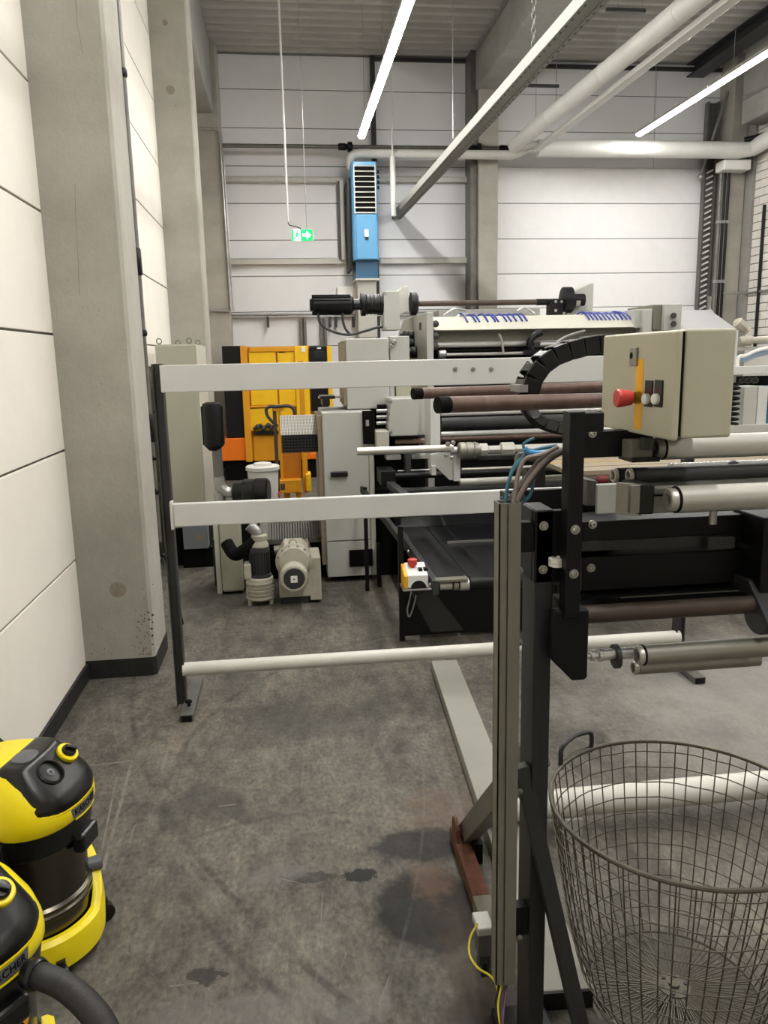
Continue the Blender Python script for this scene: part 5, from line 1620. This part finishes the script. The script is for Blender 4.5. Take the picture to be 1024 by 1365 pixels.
# blue-marked hoses wound over the cover beam
M['hose_blue'] = mat('blue_hose', (44, 60, 150), 0.4, var=0.05)
hz = zA[0]+0.02
for i, u in enumerate([618, 629, 634, 645, 655, 659, 670, 676, 683, 691, 697]+[780+5.5*k for k in range(12)]):
    p = at(u, 426, Y=YA+0.1)
    r_ = random.uniform(0.03, 0.05)
    pts_ = [Vector((p.x-0.05*k/6+0.03, YA+0.07+0.03*k, zA[0]-0.03+0.009*k+r_*math.sin(math.pi*k/6))) for k in range(7)]
    MB().tube(pts_, 0.008, 6).build('hose_loop', 'hose_blue', mc)
for pts_ in ([(604, 429), (610, 422), (622, 419), (634, 424), (640, 430)], [(592, 420), (606, 412), (622, 414)], [(665, 445), (669, 455), (671, 470)], [(733, 471), (738, 460), (752, 450), (768, 444), (780, 441)], [(690, 415), (700, 411), (712, 418)]):
    MB().tube(curve_pts([at(u, v, Y=YA-0.03 if v > 440 else YA+0.2) for u, v in pts_]), 0.011, 8).build('loose_cable', 'galv', mc)
m = MB().tube(curve_pts([at(u, v, Y=YA-0.02) for u, v in ((722, 443), (712, 448), (706, 458), (710, 470))]), 0.03, 8)
m.pbox(700, 466, 718, 473, YA-0.06, YA+0.05)
m.build('print_head', 'black', mc)
mb('head_bracket', 712, 455, 768, 463, 'dark_steel', YA-0.02, YA+0.06)
MB().cyl(at(720, 459, Y=YA-0.04), at(765, 458, Y=YA-0.04), 0.02, n=12).build('head_bar', 'chrome', mc)
# right end boxes
mb('drive_box', 846, 412, 872, 437, GP, YA, YA+0.6)
mb('drive_box', 871, 406, 886, 440, 'trunk', YA-0.05, YA+0.5)
bx_ = mb('drive_box', 886, 405, 909, 440, GP, YA-0.1, YA+0.5)
for v in (421, 432):
    p = at(898, v, Y=YA-0.1)
    MB().lathe(p, (-0.5, -1, 0), [(0.02, 0), (0.02, 0.03), (0.026, 0.03), (0.026, 0.05)], 14).build('knob', 'dark_steel', mc)
a, b, c, d = xz(910, 409, 985, 440, YA)
MB().prism([(YA, c), (YA+0.9, c+0.1), (YA+0.9, d), (YA+0.5, d)], a, b, 'x').build('sloping_cover', 'cover_dull', mc, bev=0.006)
p = at(945, 412, Y=YA+0.6)
MB().lathe((p.x, YA+0.6, p.z), (0, 0, 1), [(0.05, -0.1), (0.05, -0.03), (0.02, 0), (0.015, 0.06), (0.02, 0.07), (0.02, 0.12)], 12).build('valve', 'galv', mc)

# lower roller nest below the upper rail
YL = 6.2
mb('roller_backdrop', 500, 545, 575, 690, 'black_matt', 7.3, 7.35, 0)
mroll('roller', 'chrome', 588, 905, 552, YL, 3.0)
mroll('roller', 'dark_steel', 588, 905, 565, YL+0.1, 8.0, 24)
mroll('roller', 'chrome', 588, 905, 579, YL-0.05, 3.6)
mroll('roller', 'brown', 588, 905, 586, YL+0.05, 3.4)
mroll('guide_bar', 'black', 588, 905, 612, YL+0.1, 6)
mroll('guide_bar', 'alu', 615, 905, 626, YL, 2.2)
mroll('guide_bar', 'black', 520, 905, 635, YL, 4.5)
mroll('roller', 'alu', 613, 905, 643, YL-0.3, 5.2)
mroll('guide_bar', 'dark_steel', 520, 905, 656, YL+0.1, 5)
mroll('guide_bar', mat('pinkish_bar', (190, 160, 146), 0.5), 527, 575, 589, YL+0.3, 3.0)
mroll('guide_bar', 'black', 500, 575, 580, YL+0.25, 4)
mroll('guide_bar', 'galv', 530, 576, 628, YL+0.2, 1.6)
mb('terminal_box', 502, 575, 519, 597, 'beige_light', 6.25, 6.5)
mb('dark_upright', 541, 600, 548, 633, 'dark_steel', 6.3, 6.4)
mb('grey_plate', 515, 607, 535, 613, GP, 6.45, 6.6)
mb('grey_plate', 549, 606, 574, 612, GP, 6.45, 6.6)
mb('dark_housing', 508, 628, 528, 648, 'black', 6.1, 6.4)
mb('clamp_bracket', 505, 540, 518, 572, 'black_matt', 6.5, 6.7)
for v in (548, 556, 564):
    m = MB(); xcyl(m, 502, 517, v, 6.45, 0.016); m.build('bolt_bar', 'galv', mc)
MB().bar(at(520, 645, Y=6.1), at(541, 662, Y=5.4), 0.06, 0.04).build('slide_rail', 'dark_steel', mc)
MB().box(at(501, 700, Y=6.7).x, at(905, 700, Y=6.7).x, 6.95, 7.0, 0.0, 1.05).build('interior_dark_sheet', 'black_matt', mc)  # black sheet added to keep the machine's interior dark
MB().box(at(501, 700, Y=6.55).x, at(534, 700, Y=6.55).x, 6.55, 6.9, 0.0, 0.75).build('interior_dark_block', 'black_matt', mc)  # black block added to darken the interior beside the conveyor
# bracket arm with coupling shaft
YV = 5.75
x0, x1 = at(574, 570, Y=YV+0.1).x, at(587, 570, Y=YV+0.1).x
zz_ = [at(580, v, Y=YV+0.1).z for v in (520, 595)]
MB().box(x0, x0+0.025, YV+0.1, YV+0.35, zz_[1]-0.1, zz_[0]).box(x0+0.025, x1, YV+0.1, YV+0.13, zz_[1], zz_[0]).build('bracket_arm', 'rail_paint', mc, bev=0.003)
pz = [at(590, v, Y=YV).z for v in (600, 606, 622, 641)]
px_ = [at(u, 620, Y=YV).x for u in (575, 581, 604, 614)]
MB().prism([(px_[0], pz[1]), (px_[2], pz[0]), (px_[2], pz[3]), (px_[2]-0.02, pz[3]), (px_[1], pz[2]), (px_[0], pz[2])], YV+0.02, YV+0.05, 'y').build('gusset_plate', 'rail_paint', mc, bev=0.002)
MB().box(px_[2], px_[3]-0.01, YV-0.04, YV+0.06, pz[3], at(608, 598, Y=YV).z).build('gusset_end', 'rail_paint', mc, bev=0.003)
MB().box(px_[0], px_[1], YV-0.02, YV+0.06, at(578, 633, Y=YV).z, pz[2]+0.01).build('gusset_leg', 'rail_paint', mc, bev=0.003)
mroll('coupling_shaft', 'alu', 476, 604, 602, YV-0.1, 5.2, 20)
p = at(476, 602, Y=YV-0.1)
zv = at(600, 601, Y=YV-0.1).z
MB().lathe((at(600, 600, Y=YV-0.1).x, YV-0.1, zv), (1, 0, 0), [(0.03, 0), (0.03, 0.05), (0.02, 0.06)], 14).build('shaft_clamp', 'galv', mc)
for u, v in ((597, 592), (602, 610), (595, 607), (604, 590)):
    bolt(mc, at(u, v, Y=YV-0.14), r=0.013, h=0.02)
def lv(u):
    return at(u, 600, Y=YV-0.1).x


s5 = YV/FPX
MB().lathe((lv(611), YV-0.1, zv), (1, 0, 0), [(s5*9, 0), (s5*11, 0.01), (s5*11, 0.045), (s5*10, 0.048), (s5*10, 0.055), (s5*11, 0.058), (s5*11, 0.1), (s5*10, 0.103), (s5*10, 0.11), (s5*11, 0.113), (s5*11, lv(634)-lv(611)), (s5*8, lv(640)-lv(611))], 26).build('coupling', 'alu_worn', mc)
MB().lathe((lv(640), YV-0.1, zv), (1, 0, 0), [(s5*8.5, 0), (s5*8.5, lv(649)-lv(640)), (s5*5, lv(651)-lv(640)), (s5*5, lv(666)-lv(640)), (s5*9, lv(668)-lv(640)), (s5*9, lv(684)-lv(640)), (s5*5, lv(687)-lv(640)), (s5*5, lv(905)-lv(640))], 8).build('coupling_joint', 'alu', mc)
MB().pbox(640, 606, 690, 613, YV-0.02, YV+0.06).build('coupling_tray', 'dark_steel', mc, bev=0.01)
# mesh guard at the left end: wires standing apart
gm = thing('mesh_guard', 'white wire mesh guard on the left end of the grey machine', 'guard', at(402, 600, Y=6.7))
a, b, c, d = xz(375, 555, 430, 603, 6.55)
zm_ = at(402, 579, Y=6.55).z
for k in range(27):
    x = a+(b-a)*k/26
    MB().bar((x, 6.55, c), (x, 6.55, zm_), 0.005, 0.005).build('mesh_wire', 'dark_steel', gm)
    MB().bar((x, 6.55, zm_), (x, 6.85, d-0.01), 0.006, 0.005).build('mesh_wire', 'white_paint', gm)
for k in range(7):
    f = k/6
    z = c+(zm_-c)*f
    MB().bar((a, 6.553, z), (b, 6.553, z), 0.005, 0.005).build('mesh_wire', 'dark_steel', gm)
    y = 6.55+0.3*f
    z = zm_+(d-0.01-zm_)*f
    MB().bar((a, y, z), (b, y, z), 0.005, 0.005).build('mesh_wire', 'white_paint', gm)
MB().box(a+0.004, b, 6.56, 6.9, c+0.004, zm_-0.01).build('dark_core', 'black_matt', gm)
MB().prism([(6.565, zm_-0.008), (6.855, d-0.02), (6.855, d-0.015), (6.565, zm_-0.003)], a+0.004, b, 'x').build('top_sheet', 'steel_bare', gm)
MB().box(b-0.01, b+0.02, 6.55, 6.9, c, d).build('end_plate', 'steel_bare', gm)

# ================================================================== black conveyor
cv = thing('belt_conveyor', 'black belt conveyor table under the grey machine', 'conveyor', (1.5, 5.4, 0))
xc0 = at(586, 790, Z=0.45).x
p = at(560, 790, Y=4.75)
zt_ = 0.46
xe = 1.80
yn, yf = 4.72, 6.35
MB().box(xc0, xc0+0.04, yn, yf, zt_-0.09, zt_).build('side_rail', 'dark_steel', cv, bev=0.003)
MB().box(xe-0.04, xe, yn, yf, zt_-0.09, zt_).build('side_rail', 'dark_steel', cv, bev=0.003)
MB().box(xc0+0.04, xc0+0.24, yn+0.05, yf, zt_-0.02, zt_-0.002).build('side_table', 'belt', cv)
MB().box(xc0+0.25, xe-0.05, yn+0.07, yf, zt_-0.04, zt_-0.008).build('belt', 'belt', cv)
MB().cyl((xc0+0.25, yn+0.06, zt_-0.045), (xe-0.05, yn+0.06, zt_-0.045), 0.04, n=24).build('end_roller', 'black_plastic', cv)
MB().box(xc0+0.02, xc0+0.23, yn+0.0, yn+0.07, zt_-0.012, zt_+0.004).build('end_bracket', 'trunk', cv, bev=0.002)
for x, l, r, m_ in ((xc0+0.05, 0.08, 0.03, 'alu'), (xc0+0.14, 0.03, 0.036, 'alu_worn'), (xc0+0.18, 0.06, 0.04, 'alu')):
    MB().cyl((x, yn+0.05, zt_-0.045), (x+l, yn+0.05, zt_-0.045), r, n=22).build('roller_journal', m_, cv)
MB().box(xc0+0.3, xe-0.05, 5.72, 5.735, zt_-0.006, zt_+0.012).build('cross_rod', 'galv', cv)
for yy in (4.8, 4.95, 5.3, 5.7, 6.0):
    bolt(cv, Vector((xc0, yy, zt_-0.045)), (-1, 0, 0), 0.012, 0.008)
# rising rear belt
a = at(545, 700, Y=yf).x
MB().prism([(yf, zt_-0.02), (yf+0.9, zt_+0.22), (yf+0.9, zt_+0.24), (yf, zt_)], xc0, 1.80, 'x').build('rear_belt', 'belt', cv)
# front panel and posts
x0 = at(534, 800, Y=4.95).x
MB().box(x0, xe, 4.93, 4.945, 0.03, zt_-0.09).build('front_panel', 'black', cv, bev=0.003)
for x in (x0, xe-0.04):
    MB().box(x-0.012, x+0.022, 4.92, 4.955, 0.0, 0.78 if x == x0 else zt_-0.09).build('post', 'black', cv, bev=0.002)
    MB().box(x-0.012, x+0.022, 6.2, 6.235, 0.0, zt_-0.09).build('post', 'black', cv, bev=0.002)
MB().prism([(x0+0.05, zt_-0.1), (x0+0.2, zt_-0.1), (x0+0.42, 0.05), (x0+0.2, 0.05)], 4.922, 4.928, 'y').build('inclined_plate', 'dark_steel', cv)
MB().bar((x0, 4.95, 0.70), (x0-0.12, 6.2, 0.82), 0.03, 0.05).build('side_brace', 'black', cv)
MB().box(x0-0.12, x0-0.09, 6.1, 6.13, 0, 0.85).build('post', 'black', cv)

# emergency stop station on the conveyor
YE_ = 4.88
t = thing('emergency_stop_station', 'small white and yellow emergency stop station beside the conveyor', 'stop button', at(556, 785, Y=YE_))
a, b, c, d = xz(541, 763, 571, 784, YE_-0.1)
MB().prism([(YE_-0.1, c), (YE_+0.05, c), (YE_+0.05, d+0.03), (YE_-0.1, d-0.02)], a+0.012, b, 'x').build('housing', 'label_white', t, bev=0.006)
MB().prism([(YE_-0.1, c), (YE_+0.05, c), (YE_+0.05, d+0.028), (YE_-0.1, d-0.022)], a-0.01, a+0.012, 'x').build('yellow_side', 'tape', t, bev=0.004)
cx_ = (a+b)/2+0.01
MB().lathe((cx_, YE_-0.101, c+0.0), (0, -1, 0), [(0.05, 0), (0.048, 0.003), (0.001, 0.004)], 20).build('black_dome', 'black_plastic', t)
MB().box(a-0.02, b+0.03, YE_-0.12, YE_+0.06, c-0.012, c-0.002).build('bracket', 'galv', t, bev=0.002)
p = at(550, 758, Y=YE_)
MB().lathe((p.x, YE_, d+0.005), (0, 0, 1), [(0.018, 0), (0.018, 0.02), (0.03, 0.022), (0.032, 0.055), (0.026, 0.06), (0.001, 0.061)], 22).build('mushroom_head', 'red', t)
for dx in (0.03, 0.065):
    MB().box(p.x+dx, p.x+dx+0.025, YE_-0.06, YE_-0.02, d-0.004, d+0.012).build('key', 'black_plastic', t)
MB().tube(curve_pts([at(u, v, Y=YE_) for u, v in ((549, 785), (546, 800), (543, 814), (546, 822), (552, 806), (556, 786))]), 0.005, 6).build('lead', 'galv', t)

# pale board table and rails at the right behind the roll stand
a, b = at(760, 620, Y=4.9).x, at(1110, 620, Y=4.9).x
zq_ = at(800, 627, Y=4.9).z
t = thing('board_table', 'pale board table seen between the rollers at right', 'table', ((a+b)/2, 5.3, 0))
for k in range(5):
    MB().box(a, b, 4.9+k*0.2, 5.09+k*0.2, zq_-0.03, zq_+0.002*(k % 2)).build('board', 'board_tint', t, bev=0.002)
MB().box(a, b, 5.3, 5.306, zq_+0.001, zq_+0.004).build('yellow_line', 'tape', t)
for x in (a+0.1, b-0.1):
    for y in (5.0, 5.8):
        MB().box(x-0.03, x+0.03, y-0.03, y+0.03, 0, zq_-0.03).build('leg', 'dark_steel', t)

# machine at the right edge of the picture
YR = 5.8
t = thing('side_machine', 'grey machine part with boxes and hoses right of the control box', 'machine', (at(1010, 530, Y=YR).x, YR+0.3, 0))
MB().pbox(974, 487, 1120, 498, YR, YR+0.1).build('upper_rail', 'rail_paint', t, bev=0.004)
MB().pbox(968, 565, 1120, 577, YR-0.05, YR+0.5).build('lower_rail', GP, t, bev=0.004)
MB().pbox(984, 500, 1120, 568, YR+0.35, YR+0.4).build('dark_back', 'black_matt', t)
MB().pbox(991, 516, 1009, 566, YR+0.02, YR+0.3).build('grey_box', GP, t, bev=0.005)
MB().pbox(1010, 515, 1023, 566, YR+0.02, YR+0.3).build('grey_box', 'rail_paint', t, bev=0.005)
MB().pbox(1024, 515, 1090, 566, YR+0.02, YR+0.3).build('blue_box', 'blue_dark', t, bev=0.005)
pts_ = []
p0, p1 = at(979, 511, Y=YR), at(976, 566, Y=YR)
for k in range(8*12+1):
    f = k/96
    a_ = 2*math.pi*k/12
    c_ = p0.lerp(p1, f)
    pts_.append(c_+Vector((0.04*math.cos(a_), 0.04*math.sin(a_), 0)))
MB().tube(pts_, 0.011, 6).build('coil_spring', 'black', t)
MB().pbox(975, 440, 983, 490, YR+0.05, YR+0.12).build('upright', 'rail_paint', t)
MB().pbox(982, 461, 1120, 466, YR+0.1, YR+0.2).build('thin_rail', GP, t)
p = at(990, 436, Y=YR+0.1)
mm_ = MB().lathe(p+Vector((-0.06, 0, 0.05)), (1, 0, -0.8), [(0.02, 0), (0.042, 0.02), (0.042, 0.09), (0.03, 0.11), (0.035, 0.13)], 8)
mm_.build('valve_head', 'pump', t)
MB().lathe(at(985, 455, Y=YR+0.1), (1, 0, 0.05), [(0.03, 0), (0.04, 0.03), (0.04, 0.1), (0.026, 0.11), (0.026, 0.25)], 14).build('valve_body', 'pump', t)
for k, (mm, v0) in enumerate((('label_white', 474), (mat('hose_pale_blue', (150, 176, 204), 0.4), 478), (mat('hose_pale', (196, 206, 214), 0.4), 481))):
    MB().tube(curve_pts([at(u, v, Y=YR+0.05+0.03*k) for u, v in ((983, 488), (985, 476), (994, v0), (1010, v0-7), (1030, v0-11), (1060, v0-12))]), 0.014, 8).build('air_hose', mm, t)
for u in (988, 996, 1004):
    MB().lathe(at(u, 508, Y=YR+0.1), (0.2, -1, 0.3), [(0.02, 0), (0.025, 0.03), (0.012, 0.05)], 10).build('connector', 'dark_steel', t)
for x in (at(978, 560, Y=YR+0.2).x, at(1100, 560, Y=YR+0.2).x):
    MB().box(x-0.03, x+0.03, YR+0.36, YR+0.42, 0, at(980, 490, Y=YR+0.3).z).build('leg', 'dark_steel', t)

# ================================================================== two wet and dry vacuum cleaners
def oval(cx, rx, ry, z, n=40, pw=2.4, x_lo=None, tilt=0.0, flat=None):
    """ring of a rounded outline, optionally cut at x_lo and tilted"""
    out = []
    for i in range(n):
        a_ = 2*math.pi*i/n
        c_, s_ = math.cos(a_), math.sin(a_)
        x = cx+rx*math.copysign(abs(c_)**(2/pw), c_)
        y = ry*math.copysign(abs(s_)**(2/pw), s_)
        if x_lo is not None:
            x = max(x, x_lo)
        out.append(Vector((x, y, z+tilt*x)))
    return out


def loft(rings, caps=True, smooth=True):
    m = MB()
    n = len(rings[0])
    for r_ in rings:
        m.v += [Vector(p) for p in r_]
    for k in range(len(rings)-1):
        for i in range(n):
            j = (i+1) % n
            m.f.append((k*n+i, k*n+j, (k+1)*n+j, (k+1)*n+i)); m.s.append(smooth)
    if caps:
        m.f.append(tuple(reversed(range(n)))); m.s.append(False)
        m.f.append(tuple((len(rings)-1)*n+i for i in range(n))); m.s.append(False)
    return m


def arc_wall(r0, r1, a0, a1, zf, n=28):
    """curved bumper: inner r0, outer r1, height limits from zf(angle)"""
    m = MB()
    for i in range(n+1):
        a_ = a0+(a1-a0)*i/n
        lo, hi, bul = zf(a_)
        c_, s_ = math.cos(a_), math.sin(a_)
        for r_, z in ((r0, lo), (r1, lo), (r1+bul, (lo+hi)/2), (r1, hi-0.012), (r1-0.014, hi), (r0, hi)):
            m.v.append(Vector((r_*c_, r_*s_, z)))
    k = 6
    for i in range(n):
        for j in range(k):
            j2 = (j+1) % k
            m.f.append((i*k+j, i*k+j2, (i+1)*k+j2, (i+1)*k+j)); m.s.append(True)
    m.f.append(tuple(range(k))); m.s.append(False)
    m.f.append(tuple(n*k+j for j in reversed(range(k)))); m.s.append(False)
    return m


def text_mesh(s_, size, mtl, name, parent, M4):
    cu = bpy.data.curves.new(name, 'FONT')
    cu.body = s_
    cu.size = size
    cu.extrude = 0.0006
    cu.align_x = 'CENTER'; cu.align_y = 'CENTER'
    tmp = bpy.data.objects.new('tmp', cu)
    col.objects.link(tmp)
    dg = bpy.context.evaluated_depsgraph_get()
    me = bpy.data.meshes.new_from_object(tmp.evaluated_get(dg))
    bpy.data.objects.remove(tmp)
    me.transform(M4)
    me.materials.clear(); me.materials.append(M[mtl])
    o = bpy.data.objects.new(name, me)
    col.objects.link(o); o.parent = parent
    ORG[o] = ORG[parent]
    return o


def vacuum(label, x, y, ang, s=1.0, handle=True, LIFT=0.085):
    t = thing('wet_dry_vacuum', label, 'vacuum cleaner', (x, y, 0), 'wet and dry vacuum cleaners')
    t.rotation_euler.z = ang
    t.scale = (s, s, s)

    HEAD = {'collar', 'latch', 'latch_pivot', 'front_lip', 'hood', 'console', 'trim_line', 'dial_ring', 'dial_knob', 'dial_grip', 'socket', 'socket_cover', 'filter_button', 'badge', 'badge_underline', 'grip_recess', 'carry_handle', 'warning_sticker', 'hose_port'}

    def put(m, name, mtl, par=None, bev=0.0):
        # parts are drawn about the cleaner's own axis
        for i in range(len(m.v)):
            m.v[i] = m.v[i]+ORG[t]+Vector((0, 0, LIFT if name in HEAD else 0))
        return m.build(name, mtl, par or t, bev=bev)
    # chassis, wheels, bumper
    put(loft([oval(0, 0.175, 0.175, 0.035), oval(0, 0.19, 0.19, 0.05), oval(0, 0.19, 0.19, 0.10)]), 'chassis', 'vac_black')
    for a_ in (0.75, -0.75, 2.4, -2.4):
        c_ = Vector((0.205*math.cos(a_), 0.205*math.sin(a_), 0.032))
        d_ = Vector((-math.sin(a_), math.cos(a_), 0))
        put(MB().lathe(c_-d_*0.018, d_, [(0.02, 0), (0.031, 0.004), (0.031, 0.032), (0.02, 0.036)], 18), 'wheel', 'black_plastic')
        put(MB().cyl(c_, c_+Vector((0, 0, 0.05)), 0.014, n=10), 'wheel_fork', 'vac_black')
    bm = put(arc_wall(0.172, 0.200, -1.05, 0.98, lambda a_: (0.042+0.02*max(0, a_), 0.145+0.12*max(0, a_-0.1)/0.8, 0.005)), 'bumper', 'vac_yellow')
    for a_ in (0.66,):
        c_ = Vector((0.192*math.cos(a_), 0.192*math.sin(a_), 0.232)); n_ = Vector((math.cos(a_), math.sin(a_), 0))
        put(MB().lathe(c_-n_*0.03, n_, [(0.024, 0), (0.024, 0.040), (0.02, 0.045)], 18), 'bumper_stud', 'vac_grey')
    # steel drum with rolled beads
    dr_ = MB().lathe((0, 0, 0.09), (0, 0, 1), [(0.166, 0), (0.166, 0.10), (0.173, 0.108), (0.173, 0.118), (0.168, 0.124), (0.173, 0.132), (0.173, 0.140), (0.164, 0.148), (0.168, 0.37)], 56)
    drum = put(dr_, 'drum', 'vac_steel')
    m = MB()
    for i in range(9):
        a_ = 0.30+0.20*i/8
        m.v += [Vector((0.1705*math.cos(a_), 0.1705*math.sin(a_), z)) for z in (0.30-0.035*math.sin(math.pi*(i+1)/10), 0.30+0.045*math.sin(math.pi*(i+1)/10))]
    for i in range(8):
        m.f.append((2*i, 2*i+2, 2*i+3, 2*i+1)); m.s.append(True)
    put(m, 'warning_sticker', mat('sticker_orange', (240, 160, 20), 0.4), drum)
    # collar and latches
    col_ = put(loft([oval(0, 0.168, 0.168, 0.355, pw=2), oval(0.0, 0.186, 0.184, 0.372, pw=2.1), oval(0.002, 0.19, 0.187, 0.42, pw=2.2), oval(0.003, 0.19, 0.187, 0.455, pw=2.2)]), 'collar', 'vac_black')
    for sy_ in (-1, 1):
        m = MB().prism([(-0.05, 0.30), (0.035, 0.30), (0.05, 0.36), (0.045, 0.44), (-0.04, 0.46), (-0.07, 0.40)], sy_*0.172, sy_*0.205, 'y')
        put(m, 'latch', 'vac_black', bev=0.006)
        put(MB().cyl((-0.01, sy_*0.2, 0.345), (-0.01, sy_*0.222, 0.345), 0.035, n=22), 'latch_pivot', 'vac_grey')
    put(MB().obox((0.19, 0, 0.355), (0.02, 0, 0), (0, 0.05, 0), (0, 0, 0.03)), 'front_lip', 'vac_black', bev=0.01)
    # yellow hood
    hood = put(loft([oval(0.002, 0.19, 0.185, 0.440), oval(0.004, 0.197, 0.188, 0.452), oval(0.004, 0.196, 0.187, 0.485, tilt=0.0), oval(-0.005, 0.185, 0.178, 0.525, tilt=0.03), oval(-0.03, 0.16, 0.160, 0.57, tilt=0.04), oval(-0.05, 0.135, 0.135, 0.605, tilt=0.06), oval(-0.055, 0.12, 0.115, 0.613, tilt=0.06)]), 'hood', 'vac_yellow')
    # black console at the front
    con = put(loft([oval(0.03, 0.168, 0.165, 0.475, x_lo=0.06, pw=2.3), oval(0.03, 0.172, 0.168, 0.505, x_lo=0.055, pw=2.4), oval(0.03, 0.168, 0.160, 0.520, x_lo=0.05, pw=2.6), oval(0.03, 0.148, 0.145, 0.545, x_lo=0.045, pw=3.0),
                    oval(0.03, 0.060, 0.112, 0.620, x_lo=0.0, pw=3.4), oval(0.03, 0.052, 0.102, 0.628, x_lo=0.0, pw=3.4), oval(0.03, 0.042, 0.092, 0.630, x_lo=0.004, pw=3.4)]), 'console', 'vac_black')
    put(loft([oval(0.03, 0.172, 0.169, 0.486, x_lo=0.05, pw=2.35), oval(0.03, 0.174, 0.171, 0.490, x_lo=0.05, pw=2.35), oval(0.03, 0.173, 0.170, 0.494, x_lo=0.05, pw=2.35)], caps=False), 'trim_line', 'vac_yellow', con)
    # rotary switch, socket and filter button
    def on_con(a_, z, r_):
        return Vector((0.03+r_*math.cos(a_), r_*math.sin(a_), z))
    n_ = Vector((0.60, -0.05, 0.80)).normalized(); c_ = Vector((0.118, 0.062, 0.594))+n_*0.010
    put(MB().lathe(c_-n_*0.012, n_, [(0.034, 0), (0.034, 0.014), (0.031, 0.017), (0.022, 0.017)], 26), 'dial_ring', 'vac_yellow', con)
    put(MB().lathe(c_, n_, [(0.023, 0), (0.022, 0.012), (0.018, 0.016), (0.001, 0.017)], 22), 'dial_knob', 'vac_black', con)
    sd_ = n_.orthogonal().normalized()
    put(MB().obox(c_+n_*0.02, sd_*0.019, n_.cross(sd_)*0.006, n_*0.008), 'dial_grip', 'black_plastic', con, bev=0.003)
    n_ = Vector((0.625, -0.12, 0.77)).normalized(); c_ = Vector((0.122, -0.042, 0.589))+n_*0.004
    so = put(MB().lathe(c_-n_*0.01, n_, [(0.043, 0), (0.043, 0.012), (0.037, 0.016), (0.034, 0.012), (0.032, 0.002), (0.001, 0.001)], 26), 'socket', 'black_plastic', con)
    put(MB().lathe(c_-n_*0.006, n_, [(0.012, 0), (0.012, 0.006), (0.006, 0.007), (0.001, 0.002)], 14), 'socket_cover', 'vac_grey', so)
    pl = loft([oval(0.012, 0.034, 0.042, 0.622, pw=2.8, n=24), oval(0.012, 0.034, 0.042, 0.634, pw=2.8, n=24), oval(0.012, 0.029, 0.037, 0.637, pw=2.8, n=24)])
    for i in range(len(pl.v)):
        v_ = pl.v[i]; pl.v[i] = Vector((v_.x+0.026, v_.y-0.03, v_.z-0.001))
    put(pl, 'filter_button', 'vac_grey', con, bev=0.002)
    # front badge with lettering
    m = MB()
    for i in range(13):
        a_ = -0.42+0.84*i/12
        for z in (0.452, 0.484):
            m.v.append(Vector((0.004+0.2005*math.cos(a_)**0.9, 0.192*math.sin(a_), z)))
    for i in range(12):
        m.f.append((2*i, 2*i+2, 2*i+3, 2*i+1)); m.s.append(True)
    bd = put(m, 'badge', 'vac_grey', hood)
    M4 = Matrix.Translation((0.2035, 0, 0.468+LIFT)) @ Matrix(((0, 0, 1, 0), (1, 0, 0, 0), (0, 1, 0, 0), (0, 0, 0, 1)))
    o = text_mesh('K\u00c4RCHER', 0.026, 'black_matt', 'lettering', bd, M4)
    # bend the lettering round the badge
    for v_ in o.data.vertices:
        a_ = v_.co.y/0.192
        ex = v_.co.x-0.2035
        v_.co.x = 0.004+(0.2012+ex)*math.cos(a_)**0.9
        v_.co.y = 0.192*math.sin(a_)
    m = MB()
    for i in range(9):
        a_ = -0.30+0.6*i/8
        for z in (0.4445, 0.4515):
            m.v.append(Vector((0.004+0.2025*math.cos(a_)**0.9, 0.194*math.sin(a_), z)))
    for i in range(8):
        m.f.append((2*i, 2*i+2, 2*i+3, 2*i+1)); m.s.append(True)
    put(m, 'badge_underline', 'vac_yellow', hood)
    # intake grille and carrying handle at the rear
    put(MB().obox((-0.13, 0.03, 0.605), (0.03, 0, -0.004), (0, 0.035, 0), (0, 0, 0.006)), 'grip_recess', 'black_matt', hood, bev=0.004)
    if handle:
        put(MB().tube(curve_pts([(-0.10, 0.165, 0.47), (-0.16, 0.15, 0.56), (-0.20, 0.10, 0.63), (-0.215, 0.0, 0.645), (-0.20, -0.10, 0.63), (-0.16, -0.15, 0.56), (-0.10, -0.165, 0.47)], 6), 0.019, 12), 'carry_handle', 'vac_black')
    return t


v1 = vacuum('yellow and black wet vacuum cleaner with steel drum beside the wall', -0.862, 2.36, R(-14), LIFT=0.055)
v2 = vacuum('nearer yellow and black wet vacuum cleaner cut off by the lower left corner', -0.825, 1.70, R(-36))
# its ribbed suction hose
hs = thing('suction_hose', 'black ribbed suction hose leaving the nearer vacuum cleaner', 'hose', at(90, 1340, Y=1.45))
hp = curve_pts([at(40, 1297, Y=1.62), at(58, 1302, Y=1.60), at(88, 1316, Y=1.54), at(118, 1342, Y=1.46), at(140, 1375, Y=1.38), at(150, 1420, Y=1.30), at(140, 1470, Y=1.25)], 34)
nn = len(hp)
MB().tube(hp, [0.026+0.002*(1 if (i % 3) == 0 else -0.6) for i in range(nn)], 16).build('hose', 'hose', hs)
MB().tube([hp[0]+(hp[0]-hp[6])*1.2, hp[0], hp[16]], [0.031, 0.032, 0.031], 18).build('cuff', 'vac_black', hs)
MB().tube([hp[16], hp[20], hp[26]], [0.035, 0.035, 0.031], 18).build('cuff_ring', 'vac_black', hs)
